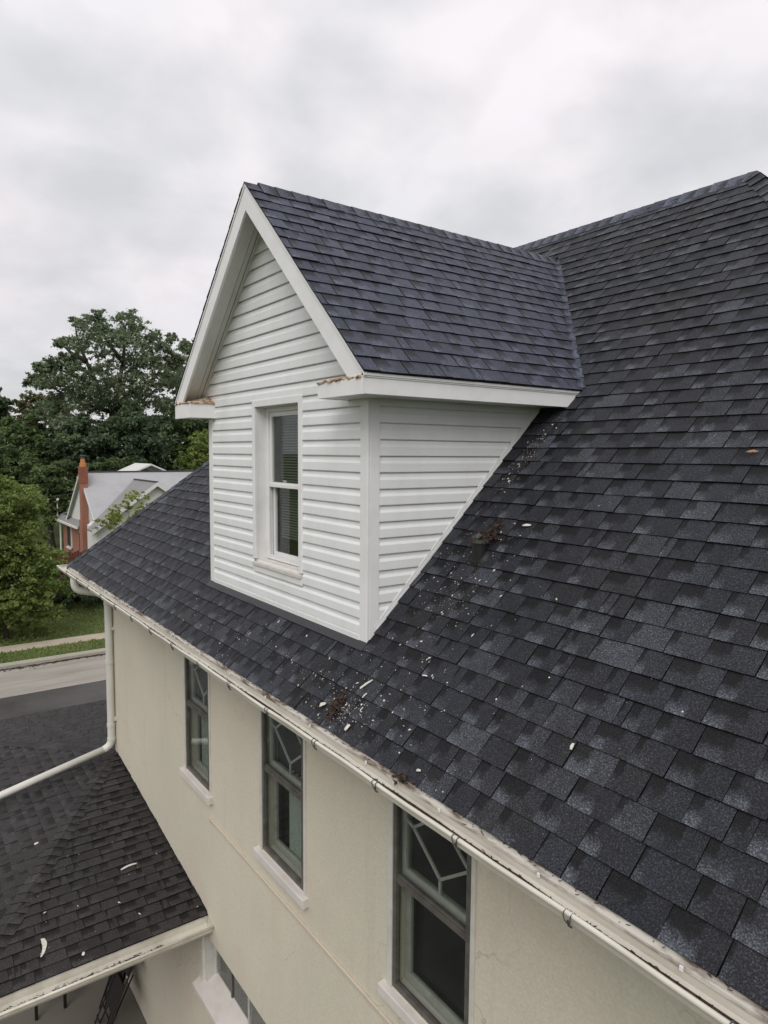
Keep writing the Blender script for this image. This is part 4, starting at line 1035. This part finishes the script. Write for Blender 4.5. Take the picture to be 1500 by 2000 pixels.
# ------------------------------------------------------------------ neighbour's house
def neighbour():
    XRg, Y0, ZRg, ZE = -45.0, 7.31, 0.44, -2.6; HW = 4.0; LEN = 15.5; GZ = -5.6
    h = thing('neighbour_house', 'brick and white gabled house with pale grey roof beyond the street', 'house', (XRg, Y0+LEN/2, GZ))
    y1 = Y0+LEN; sl = (ZRg-ZE)/HW
    x0, x1 = XRg-HW+0.3, XRg+HW-0.3
    w = MB().box((x0, Y0+0.25, GZ), (x1, y1-0.25, ZE+0.05)); obj('brick_wall', w, 'brick', h)
    obj('rear_wing_wall', MB().box((-51.6, Y0+0.252, GZ), (x0, Y0+5, ZE-0.35)), 'brick', h)
    for yy in (Y0+0.2, y1-0.25):
        obj('gable_wall', MB().prism([(x0-0.1, yy, ZE-0.15), (x1+0.1, yy, ZE-0.15), (x1+0.1, yy, ZE+0.3*sl-0.1), (XRg, yy, ZRg-0.12), (x0-0.1, yy, ZE+0.3*sl-0.1)], (0, 0.05, 0)), 'farwhite', h)
    for s in (1, -1):
        e = Vector((XRg+s*(HW+0.25), 0, ZE-0.25*sl)); P = [(e.x, Y0, e.z), (XRg, Y0, ZRg), (XRg, y1, ZRg), (e.x, y1, e.z)]
        obj('roof_slope', MB().prism(P, (0, 0, -0.16)), 'farroof', h)
        obj('rake_trim', MB().prism([(e.x, Y0-0.04, e.z-0.02), (XRg, Y0-0.04, ZRg-0.02), (XRg, Y0-0.04, ZRg-0.22), (e.x, Y0-0.04, e.z-0.22)], (0, 0.035, 0)), 'farwhite', h)
        obj('eave_trim', MB().box((e.x-0.06 if s > 0 else e.x-0.06, Y0, e.z-0.24), (e.x+0.06, y1, e.z-0.03)), 'farwhite', h)
    obj('ridge_trim', MB().bar((XRg, Y0-0.05, ZRg+0.02), (XRg, y1, ZRg+0.02), 0.2, 0.06), 'darkgrey', h)
    # front cross gable
    yc, hw, zr = 10.35, 3.3, -0.15; xf = XRg+5.0; s2 = 0.72; xin = XRg+(ZRg-zr)/sl
    zc = zr-hw*s2
    for s in (1, -1):
        P = [(xin, yc, zr), (xf+0.3, yc, zr), (xf+0.3, yc+s*(hw+0.3), zr-(hw+0.3)*s2), (XRg+(ZRg-(zr-(hw+0.3)*s2))/sl, yc+s*(hw+0.3), zr-(hw+0.3)*s2)]
        obj('cross_roof_slope', MB().prism([(p[0], p[1], p[2]+0.03) for p in P], (0, 0, 0.1)), 'farroof2', h)
        obj('cross_rake_trim', MB().prism([(xf+0.3, yc, zr+0.12), (xf+0.3, yc+s*(hw+0.3), zr+0.12-(hw+0.3)*s2), (xf+0.3, yc+s*(hw+0.3), zr-0.1-(hw+0.3)*s2), (xf+0.3, yc, zr-0.1)], (0.04, 0, 0)), 'farwhite', h)
    obj('cross_wall', MB().prism([(xf, yc-hw, GZ), (xf, yc+hw, GZ), (xf, yc+hw, zc), (xf, yc, zr), (xf, yc-hw, zc)], (-2.2, 0, 0)), 'farwhite', h)
    obj('cross_ridge_trim', MB().bar((xin, yc, zr+0.15), (xf+0.3, yc, zr+0.15), 0.16, 0.05), 'darkgrey', h)
    # rear gable peeping over the ridge
    yr2 = 11.8
    for s in (1, -1): obj('rear_roof_slope', MB().prism([(XRg-0.4, yr2, ZRg+0.38), (XRg-4, yr2, ZRg+0.38), (XRg-4, yr2+s*2.2, ZRg-0.6), (XRg-0.4, yr2+s*2.2, ZRg-0.6)], (0, 0, 0.1)), 'farwhite', h)
    # chimney on the gable wall
    cx = XRg+0.9; c = MB(); c.box((cx-0.40, Y0-0.20, GZ), (cx+0.40, Y0+0.19, -2.4)); c.box((cx-0.30, Y0-0.16, -2.4), (cx+0.30, Y0+0.19, -0.2)); 
    ch = obj('chimney', c, 'brick', h)
    obj('chimney_head', MB().box((cx-0.33, Y0-0.19, -0.2), (cx+0.33, Y0+0.22, 0.78)), 'brickdark', ch)
    obj('chimney_pot', MB().tube([(cx, Y0+0.015, 0.78), (cx, Y0+0.015, 1.0), (cx, Y0+0.015, 1.02), (cx, Y0+0.015, 1.25)], [0.2, 0.19, 0.14, 0.13], 12), 'clay', ch)
    obj('chimney_cowl', MB().tube([(cx, Y0+0.015, 1.25), (cx, Y0+0.015, 1.42), (cx, Y0+0.015, 1.43), (cx, Y0+0.015, 1.50)], [0.11, 0.11, 0.17, 0.16], 12), 'leadring', ch)
    # windows on the gable wall
    for (xa, xb, za, zb_) in ((-49.9, -48.9, -4.6, -3.3), (-46.4, -45.4, -5.0, -3.4), (-43.2, -42.5, -4.6, -3.2)):
        f = obj('window', MB().box((xa-0.08, Y0+0.17, za-0.08), (xb+0.08, Y0+0.249, zb_+0.08)), 'farwhite', h)
        obj('pane', MB().box((xa, Y0+0.155, za), (xb, Y0+0.168, zb_)), 'room', f); obj('sill', MB().box((xa-0.15, Y0+0.08, za-0.18), (xb+0.15, Y0+0.169, za-0.09)), 'sill', f)
    # small lean-to canopy at the left end of the gable
    obj('canopy', MB().prism([(-52.0, Y0-0.1, ZE-0.40), (XRg-0.3, Y0-0.1, ZE-0.40), (XRg-0.3, Y0+0.19, ZE-0.10), (-52.0, Y0+0.19, ZE-0.10)], (0, 0, 0.08)), 'farroof2', h)
    obj('rear_wing_roof', MB().prism([(-52.0, Y0+0.2, ZE-0.10), (x0-0.1, Y0+0.2, ZE+0.3), (x0-0.1, Y0+5, ZE+0.3), (-52.0, Y0+5, ZE-0.10)], (0, 0, 0.08)), 'farroof2', h)
    obj('canopy_gutter', MB().bar((-52.0, Y0-0.16, ZE-0.41), (XRg-0.3, Y0-0.16, ZE-0.41), 0.12, 0.12), 'farwhite', h)
    obj('downpipe', MB().tube([(-51.75, Y0+0.1, GZ), (-51.75, Y0+0.1, ZE-0.35)], 0.06, 8), 'farwhite', h)
    obj('antenna_mast', MB().tube([(-51.8, Y0-0.05, ZE-0.3), (-51.8, Y0-0.05, ZE+0.95), (-51.6, Y0-0.05, ZE+1.0)], [0.045, 0.04, 0.09], 8), 'farwhite', h)
neighbour()
def fence():
    a = at(108, 1085, -40.5); b = at(170, 1085, -40.5); n = 12
    t = thing('garden_fence', 'dark red-brown board fence below the neighbour chimney', 'fence', (-40.5, (a[1]+b[1])/2, ground_z(-40.5, 6)))
    for i in range(n):
        y = a[1]+(b[1]-a[1])*i/n; wd = (b[1]-a[1])/n
        z0 = ground_z(-40.5, y); obj('board', MB().box((-40.52, y+0.01, z0), (-40.48, y+wd-0.01, -3.85+0.05*((i*7) % 3))), 'fence', t)
    for z in (-4.2, -5.0): obj('rail', MB().box((-40.58, a[1], z), (-40.525, b[1], z+0.08)), 'fence', t)
fence()
def wire():
    a, b = Vector(at(-60, 985, -52)), Vector(at(470, 893, -50)); P = []
    for i in range(25):
        t = i/24; p = a.lerp(b, t); p.z -= 1.1*4*t*(1-t)*0.5; P.append(p)
    tag(obj('overhead_wire', MB().tube(P, 0.02, 6), 'darkgrey'), 'thin overhead wire sagging in front of the far trees', 'wire')
wire()

# ------------------------------------------------------------------ trees
def leaf_cloud(centres, radii, per, size, flat=0.75, seed=0, tone_bias=None, sub=9):
    R = np.random.default_rng(seed); C0 = np.asarray(centres, float); r0 = np.asarray(radii, float); nc = len(C0)
    # every clump breaks up into sprays, every spray into leaves
    d = R.normal(size=(nc, sub, 3)); d /= np.linalg.norm(d, axis=2, keepdims=True)
    sp = C0[:, None]+d*(r0[:, None]*(0.35+0.75*R.random((nc, sub))))[:, :, None]*np.array([1, 1, flat]); sr = np.repeat(r0, sub)*R.uniform(0.22, 0.5, nc*sub)
    sp = sp.reshape(-1, 3); C = C0; k = max(1, per//sub); n = nc*sub*k; si = np.repeat(np.arange(nc*sub), k); idx = si//sub
    g = R.normal(size=(n, 3)); ln = np.linalg.norm(g, axis=1, keepdims=True); d = g/ln; rr = np.minimum(np.abs(R.normal(0, 0.62, n)), 1.6)
    pos = sp[si]+d*(rr*sr[si])[:, None]*np.array([1, 1, 0.6])
    pos[:, 2] -= 0.12*rr*rr*sr[si]
    nrm = d*0.4+R.normal(size=(n, 3))*0.55+np.array([0, 0, 0.6]); nrm /= np.linalg.norm(nrm, axis=1, keepdims=True)
    t = np.cross(nrm, R.normal(size=(n, 3))); t /= np.linalg.norm(t, axis=1, keepdims=True); b = np.cross(nrm, t)
    s = size*(0.55+0.8*R.random(n)); l = (t*s[:, None]); w = b*(s*0.5)[:, None]
    V = np.stack([pos-l, pos+w-l*0.1+nrm*(s*0.12)[:, None], pos+l, pos-w-l*0.1+nrm*(s*0.12)[:, None]], 1).reshape(-1, 3)
    tb = R.normal(0, 0.13, len(C)) if tone_bias is None else tone_bias
    tone = np.clip(0.5+tb[idx]+R.normal(0, 0.16, n), 0, 1)
    return V, tone
def cloud_obj(name, V, tone, mat, parent):
    n = len(V)//4; me = bpy.data.meshes.new(name); me.vertices.add(len(V)); me.vertices.foreach_set('co', V.astype(np.float32).ravel())
    me.loops.add(n*4); me.loops.foreach_set('vertex_index', np.arange(n*4, dtype=np.int32)); me.polygons.add(n)
    me.polygons.foreach_set('loop_start', np.arange(0, n*4, 4, dtype=np.int32)); me.polygons.foreach_set('loop_total', np.full(n, 4, np.int32)); me.update()
    a = me.attributes.new('tone', 'FLOAT', 'FACE'); a.data.foreach_set('value', tone.astype(np.float32)); me.materials.append(LEAF[mat])
    o = bpy.data.objects.new(name, me); return link(o, parent)
def crown_points(n, c, r, seed, lobes=0, hollow=0.35, low=-0.75):
    R = random.Random(seed); out = []
    while len(out) < n:
        d = Vector((R.gauss(0, 1), R.gauss(0, 1), R.gauss(0, 1))).normalized()
        if d.z < low: continue
        f = hollow+(1-hollow)*R.random()**0.6
        k = 0.82+0.22*math.sin(d.x*4+seed)*math.cos(d.y*3.3+seed*2)+0.1*math.sin(d.z*7+seed)
        out.append((c[0]+d.x*r[0]*f*k, c[1]+d.y*r[1]*f*k, c[2]+d.z*r[2]*f*k))
    return out
def tree(label, base, c, r, n, crad, per, size, mat, seed, group=None, name='tree', cat='tree', trunk=0.22, hollow=0.35, flat=0.75, extra=None, limbs=14, low=-0.75):
    t = thing(name, label, cat, base, group); R = random.Random(seed)
    pts = crown_points(n, c, r, seed, hollow=hollow, low=low)
    rad = [crad*R.uniform(0.65, 1.25) for _ in pts]
    V, tone = leaf_cloud(pts, rad, per, size, flat, seed)
    cloud_obj('crown', V, tone, mat, t)
    m = MB(); b = Vector(base); top = Vector((c[0], c[1], c[2]-r[2]*0.15)); fork = b.lerp(top, 0.55)
    m.tube([b-Vector((0, 0, 0.15)), b.lerp(fork, 0.15), b.lerp(fork, 0.6)+Vector((R.uniform(-.15, .15), R.uniform(-.15, .15), 0)), fork], [trunk*1.5, trunk*1.05, trunk*0.9, trunk*0.75], 10)
    obj('trunk', m, 'bark', t, smooth=True)
    lm = MB()
    for p in R.sample(pts, min(limbs, len(pts))):
        q = Vector(p); st = b.lerp(fork, R.uniform(0.75, 1.0)); mid = st.lerp(q, 0.5)+Vector((R.uniform(-.3, .3), R.uniform(-.3, .3), R.uniform(0.0, 0.5)))*(r[0]*0.3)
        lm.tube([st, mid, q], [trunk*0.5, trunk*0.3, trunk*0.08], 6, caps=False)
    obj('limbs', lm, 'bark', t, smooth=True)
    return t
def gtree(px, py, X, rpx_w, rpx_h, label, mat, seed, n=40, per=600, crk=0.3, size=0.17, base_off=0, **kw):
    """crown centred at photo position px, py standing on the ground at depth X; radii in photo pixels at that depth"""
    c = at(px, py, X); dep = (c-CAM)@_f; k = dep/FPX; r = (rpx_w*k*1.15, rpx_w*k*1.15, rpx_h*k*1.12)
    gz = ground_z(c[0], c[1]); return tree(label, (c[0], c[1]+base_off, gz), tuple(c), r, n, crk*min(r[0], r[2]), per, size, mat, seed, **kw)
gB = 'trees beyond the street'
# tall open-crowned tree
def big_tree():
    X = -62; c0 = at(235, 800, X); k = ((c0-CAM)@_f)/FPX; gz = ground_z(c0[0], c0[1])
    t = thing('tree', 'tallest tree with open feathery crown and dark forked limbs', 'tree', (c0[0], c0[1], gz), gB); R = random.Random(4)
    # sub-crowns: photo position of each billow and its radius in pixels
    B = [(152,630,16),(186,622,18),(242,622,22),(262,640,20),(300,655,16),(334,662,13),(172,648,24),(210,640,16),(118,668,14),(140,676,20),(160,668,20),(190,676,28),(222,664,24),(250,668,26),(276,670,24),(312,682,20),(108,712,16),(128,700,14),(82,712,14),(96,722,16),(150,712,18),(66,742,14),(80,750,18),(106,742,20),(130,748,22),(172,728,20),(206,716,26),(238,706,24),(262,706,24),(292,704,24),(320,712,22),(345,706,18),(200,752,26),(236,748,30),(268,742,28),(300,742,26),(330,746,24),(356,742,20),(160,770,26),(126,786,26),(190,790,28),(228,788,30),(262,786,30),(296,784,28),(330,790,26),(100,800,24),(150,820,28),(180,836,28),(220,830,30),(258,828,30),(300,826,28),(336,830,26),(120,836,24),(366,780,22),(372,826,22),(150,765,34),(196,776,34),(246,772,34),(296,768,34),(342,744,30),(352,700,20),(358,672,14)]
    pts, rad = [], []
    for (x, y, r) in B:
        for q in range(3):
            p = at(x+R.gauss(0, r*0.35), y+R.gauss(0, r*0.25), X+R.uniform(-4.5, 4.5)*min(1, r/22)); pts.append(tuple(p)); rad.append(r*k*R.uniform(0.75, 1.2))
    bias = np.array([R.gauss(0, 0.13) for _ in pts])
    V, tone = leaf_cloud(pts, rad, 400, 0.125, 0.75, 9, bias, 16); cloud_obj('crown', V, tone, 'big', t)
    m = MB(); b = Vector((c0[0], c0[1], gz)); f1 = Vector(at(222, 805, X)); m.tube([b-Vector((0, 0, 0.2)), b.lerp(f1, 0.5), f1], [0.6, 0.42, 0.36], 12); obj('trunk', m, 'bark', t, smooth=True)
    for ch in ([(222,805),(195,762),(168,705),(150,660),(148,640)], [(222,805),(232,760),(240,706),(244,660),(246,632)], [(195,762),(150,735),(110,720)], [(222,805),(252,770),(268,715),(300,672)], [(240,706),(215,675),(196,640)], [(168,705),(140,690),(120,672)], [(252,770),(300,740),(340,690)], [(222,805),(160,790),(100,755)]):
        P = [Vector(at(u_, v_, X+R.uniform(-1, 1))) for u_, v_ in ch]; n = len(P); obj('limb', MB().tube(P, [0.24*(1-0.8*i/(n-1)) for i in range(n)], 8), 'bark', t, smooth=True)
big_tree()
gtree(378, 752, -70, 52, 92, 'tree with browning leaves just left of the dormer gable', 'autumn', 12, n=44, per=476, size=0.196, group=gB)
gtree(-12, 815, -64, 38, 92, 'dark narrow tree at the left picture edge', 'dark', 13, n=36, per=476, size=0.196, group=gB)
gtree(88, 825, -72, 62, 72, 'tree with reddish thinning top left of the tallest tree', 'autumn', 14, n=40, per=408, size=0.196, group=gB)
gtree(48, 890, -60, 75, 78, 'broad dark green tree low behind the left street tree', 'mid', 15, n=56, per=544, size=0.172, group=gB)
gtree(160, 880, -58, 70, 74, 'dark round tree directly behind the neighbour chimney', 'dark', 16, n=56, per=544, size=0.172, group=gB)
gtree(270, 872, -58, 74, 78, 'dark round tree behind the middle of the pale grey roof', 'dark', 17, n=60, per=544, size=0.172, group=gB)
gtree(362, 870, -60, 60, 84, 'deep green tree between the pale roof and the dormer', 'mid', 18, n=50, per=510, size=0.172, group=gB)
gtree(228, 915, -53.5, 52, 26, 'low bushy tree whose top shows just above the pale ridge', 'mid', 19, n=34, per=408, size=0.149, group=gB)
gtree(400, 905, -47, 56, 66, 'yellow-green tree beside the dormer corner, above the roof hip', 'bright', 20, n=50, per=544, size=0.115, group=gB)
gtree(98, 965, -53, 52, 60, 'leafy green tree left of the neighbour chimney', 'mid', 21, n=50, per=544, size=0.138, group=gB)
gtree(20, 930, -57, 60, 60, 'dense tree showing over the top of the street tree', 'mid', 30, n=44, per=476, size=0.161, group=gB)
gtree(6, 1098, -33.2, 90, 192, 'bright green street tree filling the left picture edge', 'bright', 22, n=165, per=520, size=0.081, crk=0.30, trunk=0.11, group=gB, hollow=0.3, low=-0.95)
gtree(80, 1120, -38, 34, 54, 'mid green bush between the street tree and the red fence', 'mid', 23, n=34, per=544, size=0.086, name='bush', cat='bush')
gtree(166, 1150, -36.5, 62, 46, 'dark low shrub behind the gutter corner on the lawn', 'dark', 24, n=36, per=544, size=0.081, name='bush', cat='bush', trunk=0.06)
gtree(262, 1022, -37, 62, 62, 'sparse lime-green young tree in front of the pale roof', 'lime', 26, n=46, per=190, size=0.070, crk=0.2, hollow=0.55, trunk=0.05, limbs=30)
# grass tufts on the lawn beyond the footpath
def lawn_grass():
    R = np.random.default_rng(3); n = 26000; x = np.where(R.random(n) < 0.85, R.uniform(-41, -31.65, n), R.uniform(-30.55, -29.1, n)); y = R.uniform(-4, 12, n)
    z = np.array([ground_z(a, b)+(0.11 if a > -31 else 0) for a, b in zip(x, y)]); h = R.uniform(0.05, 0.11, n); a = R.uniform(0, 6.28, n); w = 0.03
    P = np.stack([x, y, z], 1); d = np.stack([np.cos(a)*w, np.sin(a)*w, 0*a], 1); up = np.stack([R.normal(0, .03, n), R.normal(0, .03, n), h], 1)
    V = np.stack([P-d, P+d, P+d*0.4+up, P-d*0.4+up], 1).reshape(-1, 3)
    tone = np.clip(0.5+0.25*np.sin(x*1.3)*np.cos(y*0.9)+R.normal(0, .15, n), 0, 1)
    me_parent = None; LEAF['blade'] = M['blade']
    o = cloud_obj('lawn_grass', V, tone, 'blade', None); o['kind'] = 'stuff'; tag(o, 'short green lawn grass beyond the footpath', 'grass')
lawn_grass()
